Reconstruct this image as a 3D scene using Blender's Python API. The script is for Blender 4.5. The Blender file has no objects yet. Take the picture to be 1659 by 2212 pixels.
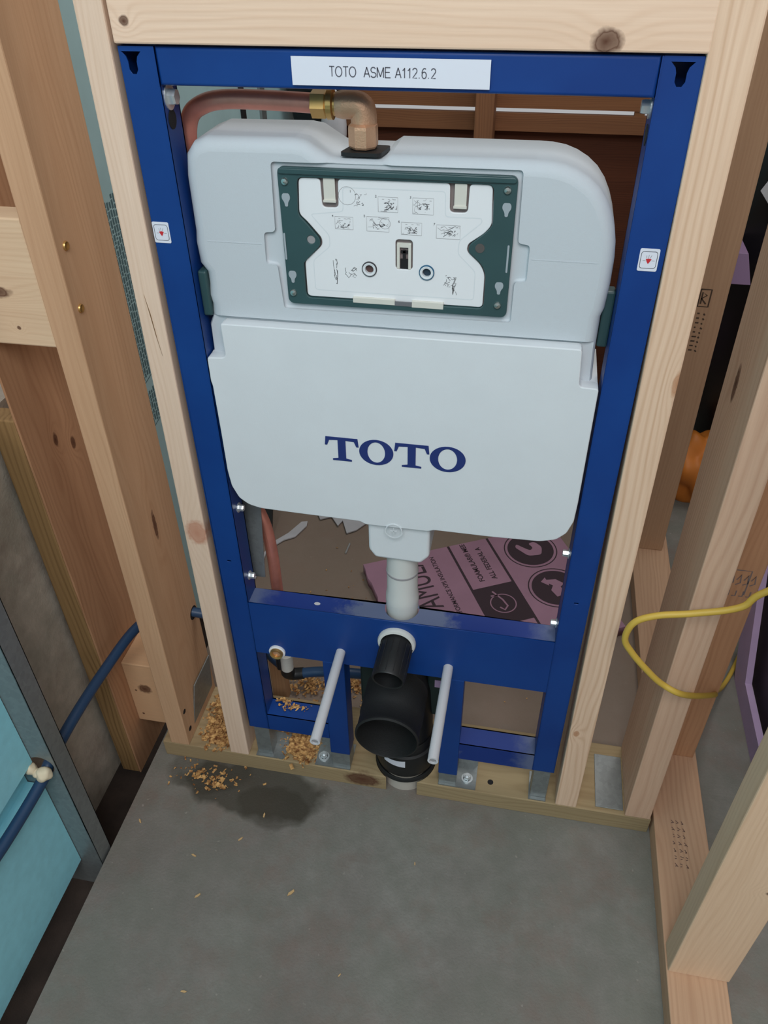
import bpy, bmesh, math, random
from mathutils import Vector, Matrix
PI = math.pi
random.seed(7)
sc = bpy.context.scene
C = bpy.context.collection

# ---------------------------------------------------------------- camera
cd = bpy.data.cameras.new('camera'); cam = bpy.data.objects.new('camera', cd); C.objects.link(cam)
yaw, pitch, roll = -0.197264, 0.675841, -0.0155586
f = Vector((math.sin(yaw)*math.cos(pitch), math.cos(yaw)*math.cos(pitch), -math.sin(pitch)))
r = Vector((math.cos(yaw), -math.sin(yaw), 0)); u = r.cross(f)
r2 = r*math.cos(roll) + u*math.sin(roll); u2 = -r*math.sin(roll) + u*math.cos(roll)
M = Matrix((r2, u2, -f)).transposed().to_4x4(); M.translation = Vector((0.13269, -0.73837, 1.21362))
cam.matrix_world = M
cd.sensor_fit = 'VERTICAL'; cd.sensor_height = 24.0; cd.lens = 1701.34/2212*24.0
cd.clip_start = 0.02
sc.camera = cam

# ---------------------------------------------------------------- light
sc.view_settings.view_transform = 'Standard'; sc.view_settings.look = 'None'
sc.view_settings.gamma = 1; sc.view_settings.use_curve_mapping = False
sc.view_settings.exposure = 0.0
w = bpy.data.worlds.new('world'); sc.world = w; w.use_nodes = True
w.node_tree.nodes['Background'].inputs[0].default_value = (0.97, 0.98, 1.0, 1)
w.node_tree.nodes['Background'].inputs[1].default_value = 0.43
def area(name, loc, target, size, power, col, sy=None):
    l = bpy.data.lights.new(name, 'AREA'); l.energy = power; l.color = col
    l.shape = 'RECTANGLE'; l.size = size; l.size_y = sy or size
    o = bpy.data.objects.new(name, l); C.objects.link(o); o.location = loc
    o.rotation_euler = (Vector(target)-Vector(loc)).to_track_quat('-Z', 'Y').to_euler()
    return o
area('window_daylight', (0.2, -1.5, 2.3), (-0.02, 0.0, 0.9), 1.2, 28, (0.96, 0.98, 1.0), 0.9)
area('chase_daylight', (0.55, 0.75, 2.3), (-0.35, 0.85, 0.6), 0.6, 9, (1.0, 0.97, 0.93), 0.5)
area('side_daylight', (-1.6, -1.9, 1.9), (-0.1, 0.0, 0.7), 1.2, 6, (1.0, 0.95, 0.88), 1.0)

# ---------------------------------------------------------------- node helpers
class NT:
    def __init__(s, name):
        s.m = bpy.data.materials.new(name); s.m.use_nodes = True
        s.t = s.m.node_tree; s.n = s.t.nodes; s.b = s.n['Principled BSDF']
    def node(s, typ, **kw):
        n = s.n.new(typ)
        for k, v in kw.items(): setattr(n, k, v)
        return n
    def put(s, sock, v):
        if isinstance(v, bpy.types.NodeSocket): s.t.links.new(v, sock)
        elif v is not None: sock.default_value = v
    def math(s, op, a, b=None, clamp=False):
        n = s.node('ShaderNodeMath', operation=op, use_clamp=clamp); s.put(n.inputs[0], a)
        if b is not None: s.put(n.inputs[1], b)
        return n.outputs[0]
    def vmath(s, op, a, b=None):
        n = s.node('ShaderNodeVectorMath', operation=op); s.put(n.inputs[0], a)
        if b is not None: s.put(n.inputs[1], b)
        return n.outputs['Value'] if op in ('LENGTH', 'DOT_PRODUCT', 'DISTANCE') else n.outputs[0]
    def obj(s): return s.node('ShaderNodeTexCoord').outputs['Object']
    def noise(s, vec, scale=1.0, detail=3.0, rough=0.5):
        n = s.node('ShaderNodeTexNoise'); s.put(n.inputs['Vector'], vec)
        n.inputs['Scale'].default_value = scale; n.inputs['Detail'].default_value = detail; n.inputs['Roughness'].default_value = rough
        return n.outputs['Fac']
    def ramp(s, fac, stops):
        n = s.node('ShaderNodeValToRGB'); s.put(n.inputs[0], fac)
        e = n.color_ramp.elements
        while len(e) < len(stops): e.new(0.5)
        for i, (p, c) in enumerate(stops):
            e[i].position = p; e[i].color = (c, c, c, 1) if isinstance(c, (int, float)) else (*c, 1)
        return n.outputs[0]
    def mix(s, fac, a, b, mode='MIX'):
        n = s.node('ShaderNodeMix', data_type='RGBA', blend_type=mode); s.put(n.inputs[0], fac)
        for sock, v in ((n.inputs[6], a), (n.inputs[7], b)):
            s.put(sock, (*v, 1) if isinstance(v, tuple) and len(v) == 3 else v)
        return n.outputs[2]
    def bump(s, h, strength=0.2, dist=0.002):
        n = s.node('ShaderNodeBump'); n.inputs['Strength'].default_value = strength; n.inputs['Distance'].default_value = dist
        s.put(n.inputs['Height'], h); s.t.links.new(n.outputs[0], s.b.inputs['Normal'])
    def col(s, v): s.put(s.b.inputs['Base Color'], (*v, 1) if isinstance(v, tuple) else v)

def lin(c):
    return tuple(((x/255)/12.92 if x/255 <= 0.04045 else ((x/255+0.055)/1.055)**2.4) for x in c)

def plain(name, rgb, rough=0.6, metal=0.0, spec=0.5, var=0.0, vscale=20, bump=0.0, bscale=400, trans=None):
    k = NT(name); c = lin(rgb); k.b.inputs['Roughness'].default_value = rough; k.b.inputs['Metallic'].default_value = metal
    k.b.inputs['Specular IOR Level'].default_value = spec
    p = k.obj()
    if var:
        n = k.noise(p, vscale, 4)
        k.col(k.mix(k.ramp(n, [(0.3, 0.0), (0.7, 1.0)]), tuple(x*(1-var) for x in c), tuple(min(1, x*(1+var)) for x in c)))
    else: k.col(c)
    if bump: k.bump(k.noise(p, bscale, 2), bump, 0.001)
    return k.m

def wood(name, light, dark, axis='z', seed=0, origin=(0, 0, 0), knots=(), period=0.0055, contrast=0.45, off=(0.05, 0.03), rough=0.7, kcol=(92, 58, 42)):
    """pine: growth rings around a pith line off the board, fine fibres, knots at given world places"""
    k = NT(name); p = k.obj(); sep = k.node('ShaderNodeSeparateXYZ'); k.put(sep.inputs[0], p)
    X, Y, Z = sep.outputs
    lo, a, b = {'z': (Z, X, Y), 'x': (X, Z, Y), 'y': (Y, X, Z)}[axis]
    cmb = k.node('ShaderNodeCombineXYZ'); k.put(cmb.inputs[0], k.math('MULTIPLY', lo, 1.6)); k.put(cmb.inputs[1], k.math('MULTIPLY', a, 9.0))
    k.put(cmb.inputs[2], k.math('ADD', k.math('MULTIPLY', b, 9.0), seed*3.7)); warp = k.noise(cmb.outputs[0], 1.6, 2)
    a1 = k.math('ADD', a, off[0]+0.01*math.sin(seed)); b1 = k.math('ADD', b, off[1])
    rr = k.math('SQRT', k.math('ADD', k.math('MULTIPLY', a1, a1), k.math('MULTIPLY', b1, b1)))
    ring = k.math('ADD', rr, k.math('MULTIPLY', warp, 0.045))
    kmask = None
    for (kx, ky, kz, rx, ry, rz) in knots:
        d = k.vmath('SUBTRACT', p, (kx-origin[0], ky-origin[1], kz-origin[2]))
        d = k.vmath('MULTIPLY', d, (1/rx, 1/ry, 1/rz)); L = k.vmath('LENGTH', d)
        g = k.math('EXPONENT', k.math('MULTIPLY', k.math('MULTIPLY', L, L), -0.22))
        ring = k.math('ADD', ring, k.math('MULTIPLY', g, 0.016))
        nz = k.math('ADD', L, k.math('MULTIPLY', k.math('SUBTRACT', k.noise(p, 150, 2), 0.5), 0.5))
        mk = k.ramp(nz, [(0.0, 1.0), (0.55, 0.8), (0.62, 0.95), (1.0, 0.0)])
        kmask = mk if kmask is None else k.math('MAXIMUM', kmask, mk)
    s = k.math('SINE', k.math('MULTIPLY', ring, 2*PI/period))
    s = k.math('POWER', k.math('MULTIPLY', k.math('ADD', s, 1.0), 0.5), 2.2)
    c4 = k.node('ShaderNodeCombineXYZ'); k.put(c4.inputs[0], k.math('MULTIPLY', lo, 1.2)); k.put(c4.inputs[1], k.math('MULTIPLY', a, 70)); k.put(c4.inputs[2], k.math('ADD', k.math('MULTIPLY', b, 40), seed*1.3))
    s = k.math('MULTIPLY', s, k.ramp(k.noise(c4.outputs[0], 1.0, 2), [(0.3, 0.15), (0.68, 1.0)]))
    c2 = k.node('ShaderNodeCombineXYZ'); k.put(c2.inputs[0], k.math('MULTIPLY', lo, 12)); k.put(c2.inputs[1], k.math('MULTIPLY', a, 520)); k.put(c2.inputs[2], k.math('MULTIPLY', b, 520))
    fib = k.noise(c2.outputs[0], 1.0, 3)
    c3 = k.node('ShaderNodeCombineXYZ'); k.put(c3.inputs[0], k.math('MULTIPLY', lo, 2.5)); k.put(c3.inputs[1], k.math('MULTIPLY', a, 30)); k.put(c3.inputs[2], k.math('ADD', k.math('MULTIPLY', b, 30), seed))
    blot = k.ramp(k.noise(c3.outputs[0], 1.0, 3), [(0.3, 0.0), (0.7, 1.0)])
    L_, D_ = lin(light), lin(dark)
    col = k.mix(k.math('MULTIPLY', s, contrast), L_, D_)
    col = k.mix(k.math('MULTIPLY', blot, 0.28), col, D_)
    col = k.mix(k.math('MULTIPLY', fib, 0.35), col, tuple(x*0.8 for x in D_))
    if kmask is not None: col = k.mix(kmask, col, lin(kcol))
    k.col(col); k.b.inputs['Roughness'].default_value = rough; k.b.inputs['Specular IOR Level'].default_value = 0.25
    k.bump(k.math('ADD', fib, s), 0.12, 0.0006)
    return k.m

# ---------------------------------------------------------------- mesh helpers
def flat_faces(me):
    for p_ in me.polygons: p_.use_smooth = max(abs(c) for c in p_.normal) < 0.9995
def link(name, bm, m, parent=None, origin=None, smooth=False):
    if parent is not None:
        origin = Vector(parent['_o'])
    elif origin is None:
        xs = [v.co for v in bm.verts]
        lo = Vector((min(v.x for v in xs), min(v.y for v in xs), min(v.z for v in xs))); hi = Vector((max(v.x for v in xs), max(v.y for v in xs), max(v.z for v in xs)))
        origin = Vector(((lo.x+hi.x)/2, (lo.y+hi.y)/2, lo.z))
    origin = Vector(origin)
    bmesh.ops.translate(bm, verts=bm.verts, vec=-origin)
    me = bpy.data.meshes.new(name); bm.to_mesh(me); bm.free()
    if smooth:
        me.set_sharp_from_angle(angle=math.radians(38))
        flat_faces(me)
    me.materials.append(m)
    o = bpy.data.objects.new(name, me); C.objects.link(o)
    if parent is None: o.location = origin
    else: o.parent = parent
    o['_o'] = tuple(origin)
    return o
def thing(name, label, cat, loc, group=None):
    o = bpy.data.objects.new(name, None); C.objects.link(o); o.location = loc; o.empty_display_size = 0.02
    o['label'] = label; o['category'] = cat; o['_o'] = tuple(loc)
    if group: o['group'] = group
    return o
def tag(o, label, cat, group=None, kind=None):
    o['label'] = label; o['category'] = cat
    if group: o['group'] = group
    if kind: o['kind'] = kind
    return o
def struct(o): o['kind'] = 'structure'; return o

def add_hex(bm, b, t):
    vs = [bm.verts.new(p) for p in b] + [bm.verts.new(p) for p in t]
    for q in ((3, 2, 1, 0), (4, 5, 6, 7), (0, 1, 5, 4), (1, 2, 6, 5), (2, 3, 7, 6), (3, 0, 4, 7)):
        bm.faces.new([vs[i] for i in q])
    return vs
def box(x0, x1, y0, y1, z0, z1, bm=None, bev=0.0, seg=2):
    own = bm is None; t = bmesh.new()
    add_hex(t, [(x0, y0, z0), (x1, y0, z0), (x1, y1, z0), (x0, y1, z0)], [(x0, y0, z1), (x1, y0, z1), (x1, y1, z1), (x0, y1, z1)])
    if bev: bmesh.ops.bevel(t, geom=t.edges[:], offset=bev, segments=seg, profile=0.5, affect='EDGES')
    bmesh.ops.recalc_face_normals(t, faces=t.faces)
    if own: return t
    return merge(bm, t)
def merge(bm, t, M=None):
    if M is not None: bmesh.ops.transform(t, matrix=M, verts=t.verts)
    me = bpy.data.meshes.new('tmp'); t.to_mesh(me); t.free(); bm.from_mesh(me); bpy.data.meshes.remove(me); return bm
def leaning(b, t, bev=0.002):
    """b=(x0,x1,y0,y1,z) bottom rectangle, t the same at the top"""
    bm = bmesh.new()
    q = lambda s: [(s[0], s[2], s[4]), (s[1], s[2], s[4]), (s[1], s[3], s[4]), (s[0], s[3], s[4])]
    add_hex(bm, q(b), q(t))
    if bev: bmesh.ops.bevel(bm, geom=bm.edges[:], offset=bev, segments=2, profile=0.5, affect='EDGES')
    bmesh.ops.recalc_face_normals(bm, faces=bm.faces); return bm
def tube(pts, rad, bm=None, n=16, closed_ends=True, smooth_n=8, inner=None):
    """round tube along a Catmull-Rom path; rad a number or one per point"""
    P = [Vector(p) for p in pts]; R = rad if isinstance(rad, (list, tuple)) else [rad]*len(P)
    path = []; rr = []
    for i in range(len(P)-1):
        p0, p1, p2, p3 = P[max(i-1, 0)], P[i], P[i+1], P[min(i+2, len(P)-1)]
        st = smooth_n if len(P) > 2 else 1
        for j in range(st):
            t = j/st
            path.append(0.5*((2*p1)+(p2-p0)*t+(2*p0-5*p1+4*p2-p3)*t*t+(3*p1-p0-3*p2+p3)*t**3)); rr.append(R[i]*(1-t)+R[i+1]*t)
    path.append(P[-1]); rr.append(R[-1])
    bm = bm or bmesh.new(); rings = []
    tan = (path[1]-path[0]).normalized(); nrm = tan.orthogonal().normalized()
    for i, p in enumerate(path):
        t2 = (path[min(i+1, len(path)-1)]-path[max(i-1, 0)]).normalized()
        nrm = (nrm - t2*nrm.dot(t2)).normalized(); bn = t2.cross(nrm)
        rings.append([bm.verts.new(p+(nrm*math.cos(2*PI*k/n)+bn*math.sin(2*PI*k/n))*rr[i]) for k in range(n)])
    for a, b in zip(rings, rings[1:]):
        for k in range(n): bm.faces.new((a[k], a[(k+1) % n], b[(k+1) % n], b[k]))
    if closed_ends:
        bm.faces.new(rings[0][::-1]); bm.faces.new(rings[-1])
    return bm
def lathe(profile, center, axis, n=32, bm=None, ang0=0.0):
    """profile: (radius, distance along axis); closed where the radius is 0"""
    bm = bm or bmesh.new(); ax = Vector(axis).normalized(); a = ax.orthogonal().normalized(); b = ax.cross(a); c = Vector(center); rings = []
    for (rd, d) in profile:
        if rd <= 1e-6: rings.append([bm.verts.new(c+ax*d)])
        else: rings.append([bm.verts.new(c+ax*d+(a*math.cos(2*PI*k/n+ang0)+b*math.sin(2*PI*k/n+ang0))*rd) for k in range(n)])
    for p, q in zip(rings, rings[1:]):
        for k in range(n):
            k2 = (k+1) % n
            if len(p) == 1 and len(q) == 1: continue
            if len(p) == 1: bm.faces.new((p[0], q[k2], q[k]))
            elif len(q) == 1: bm.faces.new((p[k], p[k2], q[0]))
            else: bm.faces.new((p[k], p[k2], q[k2], q[k]))
    bmesh.ops.recalc_face_normals(bm, faces=bm.faces)
    return bm
def prism(loops, y0, y1, bev=0.0, res=3, M=None):
    """flat outlines with holes in the x-z plane, thickness y0..y1 (M: another placing of that slab)"""
    cu = bpy.data.curves.new('c', 'CURVE'); cu.dimensions = '2D'; cu.fill_mode = 'BOTH'
    for lp in loops:
        s = cu.splines.new('POLY'); s.points.add(len(lp)-1)
        for i, (x, z) in enumerate(lp): s.points[i].co = (x, z, 0, 1)
        s.use_cyclic_u = True
    h = (y1-y0)/2
    if bev: cu.bevel_depth = bev; cu.bevel_resolution = res; cu.offset = -bev
    cu.extrude = max(h-bev, 0)
    o = bpy.data.objects.new('c', cu); C.objects.link(o); bpy.context.view_layer.update()
    me = o.to_mesh(); bm = bmesh.new(); bm.from_mesh(me); o.to_mesh_clear()
    bpy.data.objects.remove(o); bpy.data.curves.remove(cu)
    bmesh.ops.remove_doubles(bm, verts=bm.verts, dist=1e-5)
    if M is None: M = Matrix.Translation((0, (y0+y1)/2, 0)) @ Matrix.Rotation(PI/2, 4, 'X')
    bmesh.ops.transform(bm, matrix=M, verts=bm.verts)
    bmesh.ops.recalc_face_normals(bm, faces=bm.faces); return bm
def ell(cx, cz, rx, rz=None, n=24, a0=0, a1=2*PI):
    rz = rz or rx; return [(cx+rx*math.cos(a0+(a1-a0)*k/n), cz+rz*math.sin(a0+(a1-a0)*k/n)) for k in range(n if a1-a0 > 6.2 else n+1)]
def rrect(x0, x1, z0, z1, rd, n=5):
    o = []
    for cx, cz, a in ((x1-rd, z1-rd, 0), (x0+rd, z1-rd, PI/2), (x0+rd, z0+rd, PI), (x1-rd, z0+rd, 1.5*PI)):
        o += [(cx+rd*math.cos(a+PI/2*k/n), cz+rd*math.sin(a+PI/2*k/n)) for k in range(n+1)]
    return o
def soften(pts, rd, n=4):
    """round the corners of a polygon"""
    out = []; N = len(pts)
    for i in range(N):
        p, a, b = Vector(pts[i]), Vector(pts[i-1]), Vector(pts[(i+1) % N])
        da, db = (a-p), (b-p); k = min(rd, da.length*0.45, db.length*0.45)
        s, e = p+da.normalized()*k, p+db.normalized()*k
        for j in range(n+1):
            t = j/n; q = s*(1-t)**2+p*2*t*(1-t)+e*t*t; out.append((q.x, q.y))
    return out
def stroke(pts, wd):
    """a thin closed strip following a flat polyline"""
    P = [Vector(p) for p in pts]; L, R_ = [], []
    for i, p in enumerate(P):
        d = (P[min(i+1, len(P)-1)]-P[max(i-1, 0)]).normalized(); nn = Vector((-d.y, d.x))*wd/2
        L.append(tuple(p+nn)); R_.append(tuple(p-nn))
    return L+R_[::-1]
def strips(lines, wd, y0, y1, M=None):
    """several thin printed strokes as one flat print"""
    bm = bmesh.new()
    for ln in lines:
        lo = stroke(ln, wd); n = len(ln); k = len(lo)
        mk = lambda q: (q[0], y0, q[1]) if M is None else tuple(M @ Vector((q[0], q[1], 0)))
        v = [bm.verts.new(mk(q)) for q in lo]
        for i in range(n-1): bm.faces.new((v[i], v[i+1], v[k-2-i], v[k-1-i]))
    return bm
def text_bm(s, size, M, extrude=0.0002, align='LEFT', sx=1.0, bold=0.0):
    cu = bpy.data.curves.new('t', 'FONT'); cu.body = s; cu.size = size; cu.extrude = extrude; cu.align_x = align; cu.offset = bold
    o = bpy.data.objects.new('t', cu); C.objects.link(o); bpy.context.view_layer.update()
    me = o.to_mesh(); bm = bmesh.new(); bm.from_mesh(me); o.to_mesh_clear(); bpy.data.objects.remove(o); bpy.data.curves.remove(cu)
    bmesh.ops.transform(bm, matrix=M @ Matrix.Diagonal((sx, 1, 1, 1)), verts=bm.verts); return bm
def FR(y): return Matrix.Translation((0, y, 0)) @ Matrix.Rotation(PI/2, 4, 'X')    # flat x,y drawing -> upright x,z at depth y
def boolean(o, cutter, op='DIFFERENCE'):
    md = o.modifiers.new('b', 'BOOLEAN'); md.object = cutter; md.operation = op; md.solver = 'EXACT'
    bpy.context.view_layer.update()
    dg = bpy.context.evaluated_depsgraph_get(); me = bpy.data.meshes.new_from_object(o.evaluated_get(dg))
    o.modifiers.clear(); old = o.data; o.data = me; bpy.data.meshes.remove(old)
    cm = cutter.data; bpy.data.objects.remove(cutter); bpy.data.meshes.remove(cm)
    o.data.set_sharp_from_angle(angle=math.radians(38))
    flat_faces(o.data)
def cutter(bm): return link('cut', bm, MAT['dummy'], origin=(0, 0, 0))

# ---------------------------------------------------------------- materials
MAT = {}
MAT['dummy'] = bpy.data.materials.new('dummy')
def concrete(name, c1, c2, stain=False, origin=(0, 0, 0)):
    k = NT(name); p = k.obj()
    n1 = k.noise(p, 3.0, 4, 0.6); n2 = k.noise(p, 28, 5, 0.65); n3 = k.noise(p, 260, 2)
    col = k.mix(k.ramp(n1, [(0.35, 0.0), (0.65, 1.0)]), lin(c1), lin(c2))
    col = k.mix(k.ramp(n2, [(0.35, 0.0), (0.7, 0.45)]), col, tuple(x*0.72 for x in lin(c1)))
    col = k.mix(k.math('MULTIPLY', n3, 0.25), col, tuple(x*0.6 for x in lin(c1)))
    tint = k.ramp(k.noise(p, 7.0, 4, 0.7), [(0.38, 0.0), (0.62, 1.0)])
    col = k.mix(k.math('MULTIPLY', tint, 0.35), col, lin((118, 124, 112)))
    tint2 = k.ramp(k.noise(k.vmath('ADD', p, (3.1, 1.7, 0.4)), 11.0, 5, 0.7), [(0.5, 0.0), (0.68, 1.0)])
    col = k.mix(k.math('MULTIPLY', tint2, 0.35), col, lin((128, 104, 94)))
    sp = k.ramp(k.noise(p, 95, 1), [(0.74, 0.0), (0.80, 1.0)])
    col = k.mix(k.math('MULTIPLY', sp, 0.5), col, lin((165, 160, 150)))
    if stain:
        for (cx, cy, rx, ry, s) in ((-0.24, -0.04, 0.135, 0.055, 0.72), (-0.20, -0.065, 0.07, 0.04, 0.5), (-0.33, -0.02, 0.08, 0.045, 0.4)):
            d = k.vmath('MULTIPLY', k.vmath('SUBTRACT', p, (cx-origin[0], cy-origin[1], 0)), (1/rx, 1/ry, 0))
            L = k.math('ADD', k.vmath('LENGTH', d), k.math('MULTIPLY', k.math('SUBTRACT', k.noise(p, 16, 3), 0.5), 0.9))
            col = k.mix(k.math('MULTIPLY', k.ramp(L, [(0.82, 1.0), (1.0, 0.0)]), s), col, lin((58, 54, 44)))
        sep = k.node('ShaderNodeSeparateXYZ'); k.put(sep.inputs[0], p)   # trodden dirt plus brown wood bounce light painted in, behind the sole plate
        dirt_bounce = k.ramp(k.math('ADD', sep.outputs[1], k.math('MULTIPLY', n2, 0.1)), [(0.14, 0.0), (0.22, 1.0)])
        d2 = k.ramp(sep.outputs[0], [(0.41, 1.0), (0.44, 0.0)])
        col = k.mix(k.math('MULTIPLY', k.math('MULTIPLY', dirt_bounce, d2), 0.65), col, lin((150, 128, 112)))
    k.col(col); k.b.inputs['Roughness'].default_value = 0.85; k.b.inputs['Specular IOR Level'].default_value = 0.25
    k.bump(k.math('ADD', n2, n3), 0.35, 0.002); return k.m
MAT['slab'] = concrete('slab', (126, 120, 113), (143, 141, 134), True)
MAT['concrete_wall'] = concrete('concrete_wall', (190, 178, 162), (208, 198, 184))
MAT['earth'] = plain('earth', (52, 42, 36), 0.95, var=0.5, vscale=18, bump=0.5)
def bluepaint():
    k = NT('blue_powder_coat'); p = k.obj(); n = k.noise(p, 500, 2); n2 = k.noise(p, 9, 4)
    k.col(k.mix(k.ramp(n2, [(0.35, 0.0), (0.7, 1.0)]), lin((6, 54, 124)), lin((12, 64, 136))))
    k.b.inputs['Roughness'].default_value = 0.42; k.b.inputs['Specular IOR Level'].default_value = 0.4; k.bump(n, 0.06, 0.0005); return k.m
MAT['blue'] = bluepaint()
def scuffed():
    k = NT('scuffed_blue'); p = k.obj(); n = k.noise(p, 38, 6, 0.7)
    sep = k.node('ShaderNodeSeparateXYZ'); k.put(sep.inputs[0], p)
    ends = k.math('ADD', k.math('MULTIPLY', k.math('ABSOLUTE', sep.outputs[0]), 1.0), k.math('MULTIPLY', n, 0.05))
    e = k.ramp(ends, [(0.205, 0.0), (0.235, 0.55)])
    m = k.math('ABSOLUTE', sep.outputs[0]); cen = k.ramp(k.math('SUBTRACT', m, k.math('MULTIPLY', n, 0.12)), [(0.0, 0.6), (0.03, 0.0)])
    k.col(k.mix(k.math('ADD', e, cen, True), lin((10, 48, 124)), lin((120, 130, 145))))
    k.b.inputs['Roughness'].default_value = 0.5; return k.m
MAT['blue_scuffed'] = scuffed()
MAT['tank'] = plain('tank_foam', (196, 203, 208), 0.75, spec=0.3, bump=0.15, bscale=900)
MAT['cover'] = plain('cover_foam', (218, 223, 226), 0.7, spec=0.3, bump=0.12, bscale=700, var=0.015)
MAT['green'] = plain('dark_green_plastic', (50, 78, 80), 0.4, var=0.06)
MAT['greenblack'] = plain('dark_green_holder', (28, 46, 44), 0.5)
MAT['slotgrey'] = plain('slot_grey', (158, 168, 174), 0.7)
MAT['white'] = plain('white_plastic', (232, 234, 236), 0.35)
MAT['cream'] = plain('cream_plastic', (214, 212, 202), 0.4)
MAT['sleeve'] = plain('white_sleeve', (205, 205, 208), 0.45)
MAT['flushwhite'] = plain('white_flush_pipe', (214, 216, 212), 0.35)
MAT['darkhole'] = plain('dark_hole', (22, 20, 22), 0.8)
MAT['brownhole'] = plain('brown_hole', (128, 116, 114), 0.6)
MAT['black'] = plain('black_rubber', (24, 25, 25), 0.68, bump=0.3)
MAT['blackpipe'] = plain('black_pipe', (24, 25, 26), 0.48)
MAT['blackin'] = plain('black_inside', (8, 8, 8), 0.8)
MAT['ink'] = plain('grey_ink', (62, 62, 66), 0.8)
MAT['inklight'] = plain('pale_grey_ink', (150, 148, 150), 0.8)
MAT['stamp'] = plain('faded_stamp', (128, 100, 88), 0.8)
MAT['stamp2'] = plain('brown_stamp', (84, 66, 52), 0.8)
MAT['screwsteel'] = plain('screw_steel', (196, 204, 200), 0.22, metal=0.95)
MAT['navy'] = plain('navy_ink', (28, 48, 112), 0.6)
MAT['label'] = plain('label_paper', (225, 228, 238), 0.5)
MAT['labelink'] = plain('label_ink', (88, 88, 98), 0.7)
MAT['redink'] = plain('red_ink', (200, 40, 50), 0.7)
MAT['zinc'] = plain('zinc_plated', (212, 218, 220), 0.28, metal=0.6)
def galv(name='galvanised_steel', c=(150, 156, 156)):
    k = NT(name); p = k.obj(); v = k.node('ShaderNodeTexVoronoi'); k.put(v.inputs['Vector'], p); v.inputs['Scale'].default_value = 160
    k.col(k.mix(v.outputs['Color'], tuple(x*0.8 for x in lin(c)), lin(c))); k.b.inputs['Metallic'].default_value = 0.55; k.b.inputs['Roughness'].default_value = 0.4; return k.m
MAT['galv'] = galv()
MAT['copper'] = plain('copper', (216, 142, 124), 0.36, metal=0.5, var=0.12, vscale=40)
MAT['bronze'] = plain('cast_bronze', (208, 166, 134), 0.45, metal=0.55, bump=0.3, bscale=600)
MAT['brass'] = plain('brass', (200, 160, 98), 0.32, metal=0.75)
MAT['pex'] = plain('blue_pex', (38, 66, 98), 0.4)
MAT['foamblue'] = plain('blue_foam_board', (158, 228, 242), 0.55, var=0.05, vscale=60, bump=0.12, bscale=250)
MAT['foamteal'] = plain('pale_teal_foam_board', (176, 212, 216), 0.6, var=0.04)
MAT['foampink'] = plain('pink_foam_board', (168, 128, 148), 0.6, var=0.08, vscale=14)
MAT['lavdark'] = plain('lavender_scrap', (138, 112, 144), 0.6)
MAT['lavender'] = plain('lavender_foam', (186, 160, 196), 0.6, var=0.05)
MAT['foamink'] = plain('dark_print', (62, 46, 54), 0.7)
MAT['spray'] = plain('spray_foam', (222, 208, 178), 0.7, bump=0.3, bscale=150)
MAT['yellow'] = plain('yellow_cord', (206, 172, 72), 0.5)
MAT['orange'] = plain('orange_plastic', (205, 120, 42), 0.5, var=0.2, vscale=12)
MAT['blackbag'] = plain('black_plastic_film', (12, 12, 14), 0.3, bump=0.4, bscale=30)
MAT['paper'] = plain('torn_white_paper', (196, 196, 200), 0.8, var=0.08)
MAT['pvc'] = plain('pvc_pipe', (196, 190, 180), 0.45)
MAT['plywood'] = plain('chip', (205, 170, 120), 0.8, var=0.2, vscale=90)

LT, DK = (236, 212, 188), (204, 168, 134)

# ================================================================ THE ROOM
bm = box(-0.437, 3.2, -3.2, 1.36, -0.12, 0.0)
struct(link('floor', bm, MAT['slab'], origin=(0, 0, 0)))
bm = box(-1.2, -0.30, -3.2, 1.36, -0.2, -0.075)
struct(link('ground', bm, MAT['earth']))
bm = box(-0.75, -0.530, -0.17, 1.36, -0.1, 0.69)
struct(link('wall_left', bm, MAT['concrete_wall']))
# back wall of dark boards: two boards with a lit slit between them, sheathing lower down
def wd(name, seed, axis, base=(150, 104, 68), dk=(96, 60, 38), **k): return wood(name, base, dk, axis, seed, **k)
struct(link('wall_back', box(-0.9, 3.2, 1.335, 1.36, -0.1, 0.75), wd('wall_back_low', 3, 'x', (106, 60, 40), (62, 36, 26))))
o = link('trim_1', box(-0.47, 3.2, 1.30, 1.315, 0.747, 0.786), wd('trim1', 4, 'x', (144, 98, 66), (98, 62, 42))); struct(o)
o = link('trim_2', box(-0.9, 3.2, 1.30, 1.315, 0.7965, 1.6), wd('trim2', 5, 'x', (148, 100, 66), (102, 64, 42), origin=(1.15, 1.319, 0.7965), knots=[(-0.105, 1.30, 0.835, 0.012, 0.03, 0.01)])); struct(o)
o = link('trim_3', box(0.322, 0.345, 1.302, 1.316, 0.785, 0.8), wd('trim3', 5, 'x')); struct(o)
o = link('trim_4', leaning((-0.035, 0.008, 1.22, 1.30, 0.0), (-0.035, 0.008, 1.22, 1.30, 1.6)), wd('trim4', 6, 'z', (150, 104, 72), (92, 58, 40))); struct(o)
# ceiling over the chase behind the frame
struct(link('wall_right', box(2.6, 2.7, -1.0, 1.36, 0, 2.35), plain('dark_wall', (70, 60, 54), 0.9)))

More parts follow.
